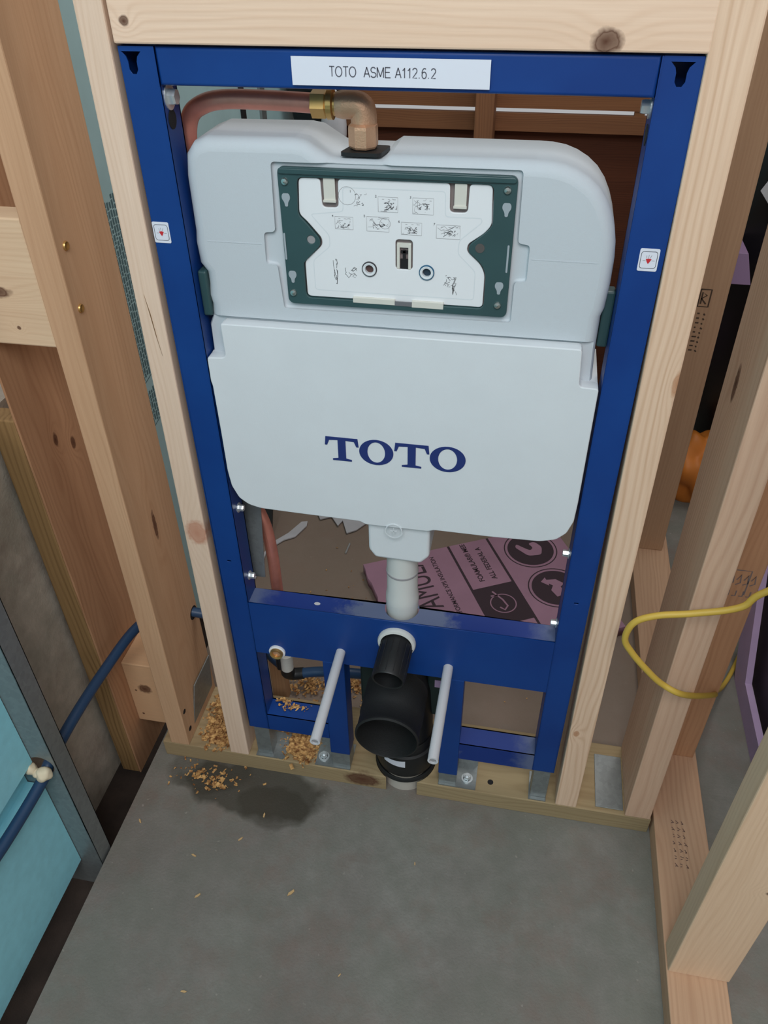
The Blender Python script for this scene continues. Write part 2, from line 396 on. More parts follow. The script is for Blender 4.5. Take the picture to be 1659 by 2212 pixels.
# ================================================================ FRAMING LUMBER
def stud(name, label, b, t, seed, light=LT, dark=DK, axis='z', knots=(), cat='stud', group=None, contrast=0.45, off=(0.05, 0.03), bev=0.0018, period=0.0055, kcol=(92, 58, 42)):
    bm = leaning(b, t, bev)
    org = ((b[0]+b[1])/2, (b[2]+b[3])/2, b[4])
    m = wood('wood_'+str(seed), light, dark, axis, seed, org, knots, contrast=contrast, off=off, period=period, kcol=kcol)
    o = link(name, bm, m, origin=org); tag(o, label, cat, group); return o
def beam(name, label, x0, x1, y0, y1, z0, z1, seed, axis='x', **kw):
    return stud(name, label, (x0, x1, y0, y1, z0), (x0, x1, y0, y1, z1), seed, axis=axis, **kw)

A = stud('wall_stud', 'pale pine stud with a pink knot against the frame on the left', (-0.2925, -0.2595, 0, 0.085, 0.038), (-0.2765, -0.2515, 0, 0.085, 1.62), 1,
         light=(242, 216, 194), knots=[(-0.2693, 0, 0.540, 0.0175, 0.06, 0.024)], kcol=(196, 142, 116), contrast=0.28, period=0.006, off=(0.2, 0.1))
Ar = stud('wall_stud', 'pale pine stud with bold wavy grain against the frame on the right', (0.2610, 0.2945, 0, 0.085, 0.038), (0.2425, 0.2815, 0, 0.085, 1.62), 2,
          light=(244, 214, 186), dark=(200, 158, 124), knots=[(0.2686, 0, 0.2306, 0.005, 0.05, 0.008), (0.2865, 0, 0.815, 0.005, 0.05, 0.016)], kcol=(190, 142, 108), contrast=0.62, period=0.009)
S1 = stud('wall_stud', 'deep pine stud with two brass screw heads in its brown side', (-0.402, -0.3685, 0, 0.131, 0.038), (-0.390, -0.3565, 0, 0.108, 1.62), 3,
          light=(216, 178, 142), dark=(172, 126, 90), contrast=0.25, knots=[(-0.369, 0.06, 0.49, 0.03, 0.006, 0.03)])
B = stud('wall_stud', 'pine stud at the right end of the sole plate, yellow cord looping around it', (0.371, 0.4105, 0, 0.13, 0.038), (0.356, 0.392, 0, 0.13, 1.62), 4,
         light=(226, 192, 164), dark=(186, 142, 116), knots=[(0.363, 0.079, 0.779, 0.03, 0.009, 0.026)], contrast=0.5, period=0.008)
Cst = stud('wall_stud', 'flat-turned pine stud with a black knot right behind the yellow cord', (0.413, 0.4905, 0.13, 0.168, 0.038), (0.405, 0.484, 0.13, 0.168, 1.62), 5,
           light=(206, 160, 122), dark=(166, 118, 84), knots=[(0.4359, 0.13, 0.3149, 0.006, 0.05, 0.009)], contrast=0.4, period=0.008)
Dst = stud('wall_stud', 'nearest pine stud in the lower right corner, its foot on the side plate', (0.4185, 0.499, -0.226, -0.188, 0.038), (0.413, 0.495, -0.226, -0.188, 1.2), 6,
           light=(240, 208, 176), dark=(208, 168, 132), knots=[(0.488, -0.226, 0.285, 0.012, 0.05, 0.005)], contrast=0.3, off=(0.1, 0.05), period=0.007)
Est = stud('wall_stud', 'farther pine stud stamped with small black marks, seen right of the blue frame', (0.403, 0.483, 0.67, 0.708, 0.038), (0.384, 0.462, 0.67, 0.708, 1.62), 7,
           light=(206, 168, 134), dark=(172, 130, 98), contrast=0.25)
S2 = stud('wall_stud', 'short treated stud with coarse yellow-brown stripes against the grey concrete wall', (-0.519, -0.4865, 0.0, 0.03, -0.075), (-0.523, -0.4865, 0.0, 0.03, 0.69), 8,
          light=(176, 142, 96), dark=(104, 76, 44), contrast=0.7, period=0.007)
S3 = stud('wall_board', 'thin deep brown board with two knots, between the striped stud and the block', (-0.4862, -0.483, 0.0, 0.15, -0.075), (-0.4862, -0.483, 0.0, 0.15, 1.62), 9,
          light=(204, 158, 120), dark=(158, 110, 78), cat='board', bev=0.0005, knots=[(-0.483, 0.0617, 0.6232, 0.02, 0.006, 0.012), (-0.483, 0.0967, 0.5964, 0.02, 0.006, 0.012)])
H = beam('header_beam', 'pale pine header across the top of the blue frame with one dark knot', -0.2505, 0.2505, 0.0, 0.085, 1.1045, 1.30, 10, light=(248, 218, 192), dark=(216, 176, 144),
         knots=[(0.1703, 0, 1.112, 0.014, 0.05, 0.011), (-0.237, 0, 1.1219, 0.005, 0.05, 0.005)], contrast=0.3, cat='beam', off=(0.15, 0.08), period=0.008)
b1 = beam('blocking', 'knotty pine block wedged low between the brown studs at left', -0.4828, -0.4015, 0.042, 0.12, 0.030, 0.185, 11, knots=[(-0.452, 0.042, 0.122, 0.014, 0.03, 0.013), (-0.470, 0.042, 0.05, 0.003, 0.02, 0.003), (-0.47, 0.042, 0.115, 0.0025, 0.02, 0.0025)],
          light=(222, 180, 138), cat='block', contrast=0.35)
b2 = beam('blocking', 'pale pine block level with the flush plate, cut off by the left picture edge', -0.4828, -0.396, 0.002, 0.038, 0.798, 0.945, 12, knots=[(-0.452, 0.002, 0.862, 0.022, 0.03, 0.008), (-0.437, 0.002, 0.82, 0.003, 0.02, 0.003)],
          light=(232, 206, 172), cat='block', contrast=0.35)
PT, PTD = (176, 156, 120), (138, 116, 84)
def plate(name, label, x0, x1, y0, y1, seed, notch=None, axis='x', **kw):
    o = beam(name, label, x0, x1, y0, y1, 0.0, 0.038, seed, axis=axis, light=kw.get('light', PT), dark=kw.get('dark', PTD), cat='plate', contrast=0.45, knots=kw.get('knots', ()))
    if notch:
        boolean(o, cutter(lathe([(0, -0.1), (notch[2], -0.1), (notch[2], 0.2), (0, 0.2)], (notch[0], notch[1], 0), (0, 0, 1), 40)))
    return o
plate('sole_plate', 'greenish treated sole plate under the left half of the blue frame', -0.418, -0.018, 0.0, 0.132, 13, notch=(0.008, 0.045, 0.052), knots=[(-0.06, -0.001, 0.02, 0.035, 0.02, 0.02)])
plate('sole_plate', 'greenish treated sole plate under the right half of the blue frame', 0.026, 0.4125, 0.0, 0.132, 14, notch=(0.008, 0.045, 0.052))
plate('side_plate', 'long reddish pine bottom plate running away along the right-hand side wall', 0.4165, 0.4965, -1.4, 0.9, 15, axis='y', light=(214, 176, 144), dark=(178, 136, 106))

# screws and marks on lumber
def screw(y, z, label):
    bm = lathe([(0, 0.0015), (0.0022, 0.0022), (0.0045, 0.0030), (0.0052, 0.0015), (0.0052, -0.002), (0, -0.002)], (-0.3685+0.0105*(z-0.038)/1.58, y, z), (1, 0, 0), 20)
    o = link('screw', bm, MAT['brass'], smooth=True); tag(o, label, 'screw')
screw(0.0187, 0.9127, 'upper brass screw head in the brown side of the deep left stud')
screw(0.0163, 0.8427, 'lower brass screw head in the brown side of the deep left stud')
for (y, z, l) in ((0.012, 0.118, 'upper dark countersunk screw low on the deep left stud'), (0.016, 0.066, 'lower dark countersunk screw low on the deep left stud')):
    o = link('screw', lathe([(0, 0.0008), (0.003, 0.0012), (0.0048, 0.0003), (0.0048, -0.001), (0, -0.001)], (-0.3682, y, z), (1, 0, 0), 16), MAT['darkhole'], smooth=True); tag(o, l, 'screw')

def scribble(cx, cz, wx, wz, n, rnd):
    ls = []
    for _ in range(n):
        x, z = cx+rnd.uniform(-wx, wx)/2, cz+rnd.uniform(-wz, wz)/2; p = [(x, z)]
        for _ in range(rnd.randint(1, 3)):
            x = min(max(x+rnd.uniform(-wx, wx)*0.3, cx-wx/2), cx+wx/2); z = min(max(z+rnd.uniform(-wz, wz)*0.3, cz-wz/2), cz+wz/2); p.append((x, z))
        ls.append(p)
    return ls
rnd = random.Random(3)
# stamp on the farther stud: box with a letter, then rows of small characters running down
ls = [[(0.438, 0.645), (0.456, 0.645), (0.456, 0.613), (0.438, 0.613), (0.438, 0.645)], [(0.442, 0.618), (0.442, 0.640), (0.450, 0.634), (0.442, 0.628), (0.451, 0.618)]]
for k in range(9):
    z = 0.600-k*0.009; ls += [[(0.441, z), (0.441+rnd.uniform(0.003, 0.008), z)], [(0.452, z), (0.452+rnd.uniform(0.001, 0.004), z-0.003)]]
link('ink_stamp', strips([[(x-0.010, z) for x, z in l] for l in ls], 0.0028, 0.6694, 0), MAT['stamp2'], parent=Est)
# stamp on the flat-turned stud
ls = []
for k in range(5):
    x = 0.437+k*0.0095; ls += [[(x, 0.452), (x+0.004, 0.462), (x+0.006, 0.447), (x, 0.443)], [(x, 0.422), (x+0.005, 0.422), (x+0.005, 0.432)]]
ls += [[(0.452, 0.470), (0.472, 0.470), (0.472, 0.425)]]
link('ink_stamp', strips(ls, 0.0018, 0.1295, 0), MAT['brownhole'], parent=Cst)
# print smudge on the side plate
ls = []
for k in range(7):
    for c in range(3):
        y = 0.006-k*0.012; x = 0.443+c*0.008+rnd.uniform(-0.001, 0.001); ls += [[(x, y), (x+rnd.uniform(0.002, 0.005), y-rnd.uniform(0.001, 0.006))], [(x, y-0.005), (x+0.003, y-0.004)]]
link('ink_stamp', strips(ls, 0.0013, 0, 0, M=Matrix.Translation((0, 0, 0.0383))), MAT['stamp'], parent=bpy.data.objects['side_plate'])
# pitch pocket on the left stud
link('pitch_pocket', prism([[(-0.2725, 0.872), (-0.2705, 0.85), (-0.2685, 0.825), (-0.2655, 0.80), (-0.2675, 0.82), (-0.2695, 0.85)]], -0.0004, 0.001), plain('resin', (120, 88, 52), 0.6), parent=A)

# ================================================================ LEFT SIDE: FOAM, METAL STUD, PEX
def foam_profile():
    bm = bmesh.new()
    prof = [(-0.475, 0.0), (-0.475, 0.213), (-0.50, 0.213), (-0.50, 0.268), (-0.475, 0.268), (-0.475, 1.9), (-0.535, 1.9), (-0.535, 0.0)]
    a = [bm.verts.new((x, -0.2085, z)) for x, z in prof]; b = [bm.verts.new((x, -2.2, z)) for x, z in prof]
    n = len(prof)
    for i in range(n): bm.faces.new((a[i], a[(i+1) % n], b[(i+1) % n], b[i]))
    bm.faces.new(a[::-1]); bm.faces.new(b); bmesh.ops.recalc_face_normals(bm, faces=bm.faces); return bm
tag(link('foam_board', foam_profile(), MAT['foamblue']), 'bright blue foam insulation board with a cut groove, lower left corner', 'foam board')
fb = link('foam_board', box(-0.526, -0.4755, 0.165, 1.295, 0.02, 1.9, bev=0.001), MAT['foamteal'])
tag(fb, 'pale teal foam board with printed lettering, glimpsed between the two left studs', 'foam board')
bmk = bmesh.new()
rnd = random.Random(9)
for (z0, z1, y0, cols) in ((0.575, 0.862, 0.296, 7), (0.492, 0.553, 0.296, 6)):
    for c in range(cols):
        z = z0+rnd.uniform(0, 0.008); y = y0+c*0.0072
        while z < z1-rnd.uniform(0, 0.01):
            h = rnd.uniform(0.003, 0.013)
            if c == 0 and z > z0+0.2 or True:
                vs = [bmk.verts.new((-0.4752, y+a, z+b)) for a, b in ((0, 0), (0.0046, 0), (0.0046, h), (0, h))]; bmk.faces.new(vs)
            z += h+rnd.uniform(0.001, 0.0025)
for z in (0.566, 0.484):
    vs = [bmk.verts.new((-0.4752, y, zz)) for y, zz in ((0.29, z), (0.36, z+0.012), (0.36, z+0.014), (0.29, z+0.002))]; bmk.faces.new(vs)
link('printed_lettering', bmk, plain('teal_ink', (92, 122, 128), 0.8), parent=fb)
# seams and galvanised studs further along that wall
for i, (y, lab) in enumerate(((0.905, 'narrow dark galvanised channel on the teal foam, above the copper bend'), (1.02, 'pale galvanised channel on the teal foam near the back corner'))):
    o = link('metal_channel', box(-0.4752, -0.470, y, y+(0.018 if i == 0 else 0.03), 0.3, 1.5), MAT['darkhole'] if i == 0 else MAT['galv']); tag(o, lab, 'channel')
# the metal stud at the slab edge: web with a round hole, flange with a lip
t = thing('metal_stud', 'galvanised metal stud standing in the gap at the slab edge, blue pipe through its hole', 'metal stud', (-0.457, -0.19, -0.075))
web = prism([[(-0.530, -0.075), (-0.440, -0.075), (-0.440, 1.9), (-0.530, 1.9)], ell(-0.463, 0.262, 0.0185, n=28)], -0.2075, -0.2063)
link('web', web, MAT['galv'], parent=t)
bm = box(-0.4412, -0.440, -0.2075, -0.1775, -0.075, 1.9); box(-0.452, -0.440, -0.1787, -0.1775, -0.075, 1.9, bm); link('flange', bm, MAT['galv'], parent=t)
def blob(c, rad, seed, amp=0.25, sub=3, sc_=(1, 1, 1), fr=1.6):
    bm = bmesh.new(); bmesh.ops.create_icosphere(bm, subdivisions=sub, radius=1); rn = random.Random(seed)
    k = [(Vector((rn.uniform(-1, 1), rn.uniform(-1, 1), rn.uniform(-1, 1)))*fr*3, rn.uniform(0, 6)) for _ in range(7)]
    for v in bm.verts:
        d = sum(math.sin(v.co.dot(q)+p) for q, p in k)/7
        v.co = v.co*(1+amp*d)*rad; v.co = Vector((v.co.x*sc_[0], v.co.y*sc_[1], v.co.z*sc_[2]))+Vector(c)
    return bm
bm = blob((-0.476, -0.214, 0.2590), 0.0085, 2, 0.35); merge(bm, blob((-0.4565, -0.2175, 0.2560), 0.0105, 5, 0.35)); merge(bm, blob((-0.4665, -0.2165, 0.2550), 0.0075, 6, 0.3))
tag(link('spray_foam', bm, MAT['spray'], smooth=True), 'cream spray foam lump squeezed from the hole in the metal stud', 'spray foam')
tag(link('pex_pipe', tube([(-0.478, -1.2, 0.232), (-0.474, -0.5, 0.238), (-0.466, -0.3, 0.236), (-0.461, -0.215, 0.244), (-0.461, -0.195, 0.252), (-0.461, -0.12, 0.257), (-0.458, -0.03, 0.256), (-0.444, 0.055, 0.262), (-0.415, 0.10, 0.262), (-0.36, 0.112, 0.257), (-0.30, 0.115, 0.24), (-0.26, 0.118, 0.19), (-0.235, 0.112, 0.165), (-0.21, 0.10, 0.158)], 0.0083), MAT['pex'], smooth=True),
    'blue plastic water pipe running through the metal stud and the deep left stud', 'pipe')
tag(link('drilled_hole', lathe([(0, 0.0), (0.0125, 0.0), (0.0125, 0.0006), (0, 0.0006)], (-0.3672, 0.111, 0.257), (1, 0, 0), 24), MAT['darkhole']), 'dark drilled hole around the blue pipe where it leaves the deep stud', 'hole')
tag(link('steel_angle', leaning((-0.372, -0.369, 0.03, 0.12, 0.045), (-0.3655, -0.3635, 0.055, 0.125, 0.135), 0.0005), MAT['galv']), 'dull steel plate leaning at the foot of the deep left stud', 'bracket')

# ================================================================ THE BLUE CARRIER FRAME
FY = 0.004
t = thing('toilet_carrier_frame', 'blue steel in-wall toilet carrier frame screwed between the pale studs', 'carrier frame', (0, 0.02, 0.04))
def keyhole(cx):
    return [(cx-0.0095, 1.0985), (cx+0.0095, 1.0985), (cx+0.0055, 1.0945), (cx+0.0042, 1.0905), (cx+0.0042, 1.084), (cx+0.002, 1.0805), (cx-0.002, 1.0805), (cx-0.0042, 1.084), (cx-0.0042, 1.0905), (cx-0.0055, 1.0945)]
for s in (-1, 1):
    xo, xi = s*0.2495, s*0.2155
    x0, x1 = min(xo, xi), max(xo, xi)
    bm = prism([[(x0, 0.118), (x1, 0.118), (x1, 1.1025), (x0, 1.1025)], keyhole(s*0.2365-0.0015 if s < 0 else 0.2325), rrect(s*0.2325-0.003, s*0.2325+0.003, 0.4895, 0.4925, 0.001, 2)], FY, FY+0.002)
    xa = min(xi, xi-s*(-0.0018)); xb = max(xi, xi-s*(-0.0018))
    box(min(xi, xi+s*0.0018), max(xi, xi+s*0.0018), FY, FY+0.036, 0.118, 1.1025, bm)
    box(min(xo, xo-s*0.0018), max(xo, xo-s*0.0018), FY, FY+0.036, 0.118, 1.1025, bm)
    box(x0, x1, FY+0.034, FY+0.036, 0.118, 1.1025, bm)
    st = link('stile', bm, MAT['blue'], parent=t)
    link('round_hole', lathe([(0, 0), (0.0085, 0), (0.0085, 0.0005), (0, 0.0005)], (xi-s*0.0001, 0.018, 1.041), (-s, 0, 0), 28), MAT['darkhole'], parent=st)
bm = prism([[(-0.2155, 1.0715), (0.2155, 1.0715), (0.2155, 1.1025), (-0.2155, 1.1025)]], FY+0.0008, FY+0.034, bev=0.0028)
link('top_rail', bm, MAT['blue'], parent=t, smooth=True)
# seam edges beside the top rail
for x in (-0.2165, 0.2155): link('weld_seam', box(x, x+0.001, FY-0.0006, FY+0.001, 1.0715, 1.1025), MAT['blue'], parent=t)
rail = link('middle_rail', prism([[(-0.2155, 0.308), (0.2155, 0.308), (0.2155, 0.4125), (-0.2155, 0.4125)], ell(0, 0.374, 0.021)], FY+0.0008, FY+0.003), MAT['blue'], parent=t)
topf = prism([[(-0.2155, -0.033-FY), (0.2155, -0.033-FY), (0.2155, -FY-0.0008), (-0.2155, -FY-0.0008)], ell(0.0022, -0.0345, 0.0245)], 0, 0, M=Matrix.Translation((0, 0, 0.4115)) @ Matrix.Diagonal((1, -1, 1, 1)))
link('rail_top_flange', topf, MAT['blue_scuffed'], parent=t)
bm = box(-0.2155, 0.2155, FY+0.031, FY+0.033, 0.308, 0.395); link('rail_back', bm, MAT['blue'], parent=t)
for s, x0, x1, z0 in ((-1, -0.113, -0.080, 0.078), (1, 0.068, 0.099, 0.068)):
    bm = box(x0, x1, FY+0.0004, FY+0.033, z0, 0.308, bev=0.0015); link('inner_post', bm, MAT['blue'], parent=t)
for x0, x1 in ((-0.2155, -0.113), (0.099, 0.2155)):
    bm = prism([[(x0, 0.1165), (x1, 0.1165), (x1, 0.1545), (x0, 0.1545)]], FY+0.0008, FY+0.003); box(x0, x1, FY+0.001, FY+0.036, 0.1535, 0.1545, bm); box(x0, x1, FY+0.034, FY+0.036, 0.1165, 0.1545, bm)
    box(x0, x1, FY+0.001, FY+0.036, 0.1165, 0.1175, bm)
    link('lower_rail', bm, MAT['blue_scuffed'] if x0 > 0 else MAT['blue'], parent=t)
# adjustable galvanised legs and feet
for x0, x1 in ((-0.2445, -0.2185), (0.2195, 0.2455)):
    bm = box(x0, x1, FY+0.004, FY+0.031, 0.0405, 0.2, bev=0.001); box(x0-0.002, x1+0.022*(1 if x0 < 0 else 0), FY-0.002, FY+0.05, 0.0382, 0.0405, bm); link('leg', bm, MAT['galv'], parent=t)
for (xa, xb, xc, xd, bx, by) in ((-0.112, -0.081, -0.142, -0.112, -0.1300, 0.0185), (0.069, 0.098, 0.098, 0.131, 0.1155, 0.020)):
    bm = box(xa, xb, FY+0.002, FY+0.031, 0.0405, 0.10, bev=0.0008)
    box(min(xa, xc), max(xb, xd), FY-0.002, FY+0.048, 0.0382, 0.0408, bm); box(xc, xd, FY+0.044, FY+0.047, 0.0405, 0.085, bm)
    ft = link('foot', bm, MAT['galv'], parent=t)
    bl = lathe([(0, 0.009), (0.0055, 0.009), (0.0062, 0.007), (0.0062, 0.002)], (bx, by, 0.0408), (0, 0, 1), 6)
    lathe([(0.0, 0.012), (0.0033, 0.012), (0.0033, 0.009)], (bx, by, 0.0408), (0, 0, 1), 14, bl); lathe([(0.0062, 0.0022), (0.0095, 0.0022), (0.0095, 0.0), (0, 0)], (bx, by, 0.0408), (0, 0, 1), 24, bl)
    link('bolt', bl, MAT['zinc'], parent=ft)
# bolts on the inner faces
def hexbolt(x, y, z, s, rad=0.0055, par=None):
    b_ = lathe([(0, 0.008), (rad*0.9, 0.008), (rad, 0.006), (rad, 0.001)], (x, y, z), (s, 0, 0), 6); lathe([(0, 0.0012), (rad*1.5, 0.0012), (rad*1.5, 0), (0, 0)], (x, y, z), (s, 0, 0), 22, b_)
    link('bolt', b_, MAT['zinc'], parent=par)
for (x, y, z, s, rr_) in ((-0.2155, 0.019, 1.060, 1, 0.0075), (0.2155, 0.022, 1.062, -1, 0.0062), (-0.2155, 0.024, 0.571, 1, 0.0045), (-0.2155, 0.024, 0.449, 1, 0.0045), (0.2155, 0.03, 0.551, -1, 0.0045), (0.2155, 0.03, 0.425, -1, 0.0045)):
    hexbolt(x, y, z, s, rr_, t)
for z in (0.884,):
    pass
link('dust_spot', prism([ell(-0.118, 0.021, 0.0045, 0.003)], 0, 0, M=Matrix.Translation((0, 0, 0.4119))), MAT['paper'], parent=t)

# stickers on the frame
lb = tag(link('paper_label', box(-0.0905, 0.0805, FY-0.0022, FY-0.0016+0.0005, 1.0755, 1.0975), MAT['label']), 'long white paper label with grey type on the top rail of the blue frame', 'label')
def arc(cx, cy, rx, ry, a0, a1, n=10): return [(cx+rx*math.cos(math.radians(a0+(a1-a0)*k/n)), cy+ry*math.sin(math.radians(a0+(a1-a0)*k/n))) for k in range(n+1)]
GL = {'T': (0.62, [[(0, 1), (0.6, 1)], [(0.3, 1), (0.3, 0)]]), 'O': (0.80, [arc(0.37, 0.5, 0.37, 0.5, 0, 360, 22)]), 'A': (0.68, [[(0, 0), (0.33, 1)], [(0.33, 1), (0.66, 0)], [(0.11, 0.33), (0.55, 0.33)]]),
      'S': (0.66, [arc(0.31, 0.74, 0.27, 0.26, 25, 270, 12)+arc(0.31, 0.25, 0.30, 0.25, 90, -160, 12)[1:]]), 'M': (0.84, [[(0, 0), (0, 1)], [(0, 1), (0.36, 0.08)], [(0.36, 0.08), (0.72, 1)], [(0.72, 1), (0.72, 0)]]),
      'E': (0.64, [[(0.56, 1), (0, 1)], [(0, 1.04), (0, -0.04)], [(0, 0), (0.58, 0)], [(0, 0.53), (0.5, 0.53)]]), '1': (0.50, [[(0.06, 0.74), (0.20, 0.84), (0.28, 1.0), (0.28, 0)]]),
      '2': (0.60, [arc(0.25, 0.73, 0.24, 0.26, 165, -35, 10)+[(0.02, 0.03), (0.50, 0.03)]]), '6': (0.60, [arc(0.26, 0.32, 0.24, 0.32, 0, 360, 18), arc(0.30, 0.45, 0.29, 0.54, 175, 60, 8)]),
      '.': (0.26, [[(0.06, 0.0), (0.06, 0.09)]]), ' ': (0.30, [])}
def stroke_text(txt, x0, z0, h, wd, y, sp=0.09):
    ls = []; x = x0
    for ch in txt:
        adv, st_ = GL[ch]
        ls += [[(x+px*h, z0+pz*h) for px, pz in q] for q in st_]; x += (adv+sp)*h
    return strips(ls, wd, y, 0), x
tb, xe = stroke_text('TOTO  ASME A112.6.2', -0.0570, 1.0828, 0.0076, 0.00085, FY-0.0024)
link('printed_text', tb, MAT['labelink'], parent=lb)
def logo_sticker(cx, cz, label):
    o = tag(link('sticker', prism([rrect(cx-0.0088, cx+0.0088, cz-0.0105, cz+0.0105, 0.0015)], FY-0.0006, FY-0.0001), MAT['label']), label, 'sticker')
    y = FY-0.0007
    fr = rrect(cx-0.0072, cx+0.0072, cz-0.0078, cz+0.0078, 0.0024); link('printed_border', strips([fr+[fr[0]]], 0.0005, y, 0), MAT['redink'] if False else MAT['ink'], parent=o)
    link('printed_emblem', prism([[(cx-0.0026, cz+0.0008), (cx, cz+0.0014), (cx+0.0026, cz+0.0008), (cx+0.001, cz-0.0022), (cx, cz-0.0036), (cx-0.0012, cz-0.002)]], y-0.0001, y), MAT['redink'], parent=o)
    link('printed_lines', strips([[(cx-0.0018, cz+0.0015), (cx-0.0022, cz+0.0042)], [(cx-0.0003, cz+0.0016), (cx-0.0002, cz+0.0048)], [(cx+0.0012, cz+0.0015), (cx+0.0022, cz+0.0044)], [(cx-0.0052, cz-0.0006), (cx-0.0026, cz-0.0006)], [(cx+0.0028, cz-0.0006), (cx+0.0055, cz-0.0006)]], 0.00045, y, 0), MAT['inklight'], parent=o)
logo_sticker(-0.2405, 0.9385, 'small white sticker with a red emblem on the left post of the blue frame')
logo_sticker(0.2360, 0.9385, 'small white sticker with a red emblem on the right post of the blue frame')

# ================================================================ THE CISTERN
t = thing('cistern', 'pale grey-white concealed flush tank with a white front cover held in the blue frame', 'flush tank', (0, 0.06, 0.585))
out = [(-0.214, 0.79), (-0.2130, 0.833), (-0.2075, 0.846), (-0.2065, 0.858), (-0.2085, 0.868), (-0.2065, 0.880), (-0.2065, 0.893), (-0.2130, 0.902), (-0.2140, 0.925), (-0.2125, 0.936), (-0.2120, 0.99), (-0.209, 1.010), (-0.2, 1.021), (-0.186, 1.0262), (-0.10, 1.0270), (-0.088, 1.025), (-0.078, 1.019), (-0.066, 1.0120), (-0.058, 1.0105), (-0.016, 1.0105), (-0.008, 1.0155),
       (0.125, 1.0155), (0.1385, 1.0150), (0.151, 1.0130), (0.1625, 1.0090), (0.1735, 1.0030), (0.1835, 0.9950), (0.1915, 0.9850), (0.1980, 0.9730), (0.2030, 0.9600), (0.2062, 0.9460), (0.2078, 0.9310), (0.2080, 0.905), (0.2065, 0.880), (0.204, 0.872), (0.204, 0.838), (0.2065, 0.79)]
body = link('tank', prism([out], 0.016, 0.105, bev=0.012, res=5), MAT['tank'], parent=t, smooth=True)
o3 = (body.matrix_world if False else None)
def bcut(bm):
    c = link('cut', bm, MAT['dummy'], origin=(0, 0, 0)); off = Vector(t['_o']); c.location = (0, 0, 0)
    return c
bpy.context.view_layer.update()
rec = soften([(-0.1225, 0.8600), (0.1160, 0.8615), (0.1160, 0.9045), (0.1275, 0.9050), (0.1275, 0.9415), (0.1160, 0.9425), (0.1150, 1.0085), (-0.1225, 1.0075), (-0.1245, 0.9410), (-0.1365, 0.9400), (-0.1375, 0.9075), (-0.1255, 0.9070)][::1], 0.004)
boolean(body, bcut(prism([rec], 0.0, 0.0205, bev=0.002, res=2)))
boolean(body, bcut(box(-0.3, 0.3, 0.0, 0.0205, 0.7, 0.8465, bev=0.002)))
boolean(body, bcut(prism([soften([(-0.062, 1.0125), (-0.070, 1.05), (-0.006, 1.05), (-0.012, 1.0125)], 0.003)], 0.0, 0.08)))
# moulding seam across the tank
for x0, x1 in ((-0.198, -0.140), (0.130, 0.192)): link('mould_seam', box(x0, x1, 0.0157, 0.017, 0.9275, 0.9282), MAT['tank'], parent=t)
cov = [(-0.193, 0.8425), (-0.1925, 0.8045), (-0.196, 0.8015), (-0.2145, 0.8005), (-0.2148, 0.77), (-0.2135, 0.765), (-0.2128, 0.70), (-0.2128, 0.645), (-0.2105, 0.622), (-0.203, 0.604), (-0.191, 0.5945), (-0.176, 0.5905), (-0.13, 0.589), (-0.046, 0.5872), (-0.040, 0.583), (0.040, 0.583), (0.046, 0.5860), (0.1165, 0.5855), (0.176, 0.5870),
       (0.1945, 0.5925), (0.2055, 0.604), (0.2115, 0.623), (0.2125, 0.65), (0.2128, 0.79), (0.2128, 0.8005), (0.1945, 0.8012), (0.1925, 0.8045), (0.190, 0.8435)]
cv = link('front_cover', prism([soften(cov, 0.003, 2)], 0.004, 0.020, bev=0.0012, res=2), MAT['cover'], parent=t, smooth=True)
low = [p for p in cov if p[1] < 0.8012]
bm = prism([[(x*0.995, z) for x, z in low]], 0.019, 0.095)
merge(bm, prism([soften([(-0.0385, 0.60), (-0.0385, 0.535), (-0.030, 0.522), (0.030, 0.520), (0.041, 0.533), (0.041, 0.60)], 0.004)], 0.012, 0.085, bev=0.004))
link('lower_shell', bm, MAT['cover'], parent=t, smooth=True)
bm = lathe([(0.0100, -0.0006), (0.0112, -0.0006), (0.0112, 0.001), (0.0100, 0.001)], (-0.0035, 0.0035, 0.578), (0, 1, 0), 28)
box(-0.0075, 0.0005, 0.0030, 0.004, 0.5775, 0.5785, bm); box(-0.004, -0.003, 0.0030, 0.004, 0.5735, 0.5825, bm)
link('moulded_mark', bm, MAT['cover'], parent=cv)
# TOTO lettering with slab serifs
def T_(x0, x1, z0=0.678, z1=0.7105):
    c = (x0+x1)/2; w_ = x1-x0
    return [(x0+0.0012, z1), (x1-0.0012, z1), (x1, z1-0.0115), (x1-0.0028, z1-0.0115), (x1-0.0055, z1-0.0045), (c+0.0047, z1-0.0038), (c+0.0047, z0+0.0035), (c+0.0115, z0+0.0022), (c+0.0115, z0), (c-0.0115, z0), (c-0.0115, z0+0.0022), (c-0.0047, z0+0.0035), (c-0.0047, z1-0.0038), (x0+0.0055, z1-0.0045), (x0+0.0028, z1-0.0115), (x0, z1-0.0115)]
def O_(x0, x1, z0=0.6768, z1=0.7118):
    c, cz = (x0+x1)/2, (z0+z1)/2; return [ell(c, cz, (x1-x0)/2, (z1-z0)/2, 36), ell(c, cz, (x1-x0)/2-0.0098, (z1-z0)/2-0.0032, 36)]
bm = prism([T_(-0.0850, -0.0445)], 0.0034, 0.0041); merge(bm, prism(O_(-0.0440, -0.0035), 0.0034, 0.0041)); merge(bm, prism([T_(-0.0025, 0.0385)], 0.0034, 0.0041)); merge(bm, prism(O_(0.0390, 0.0805), 0.0034, 0.0041))
link('brand_lettering', bm, MAT['navy'], parent=cv)
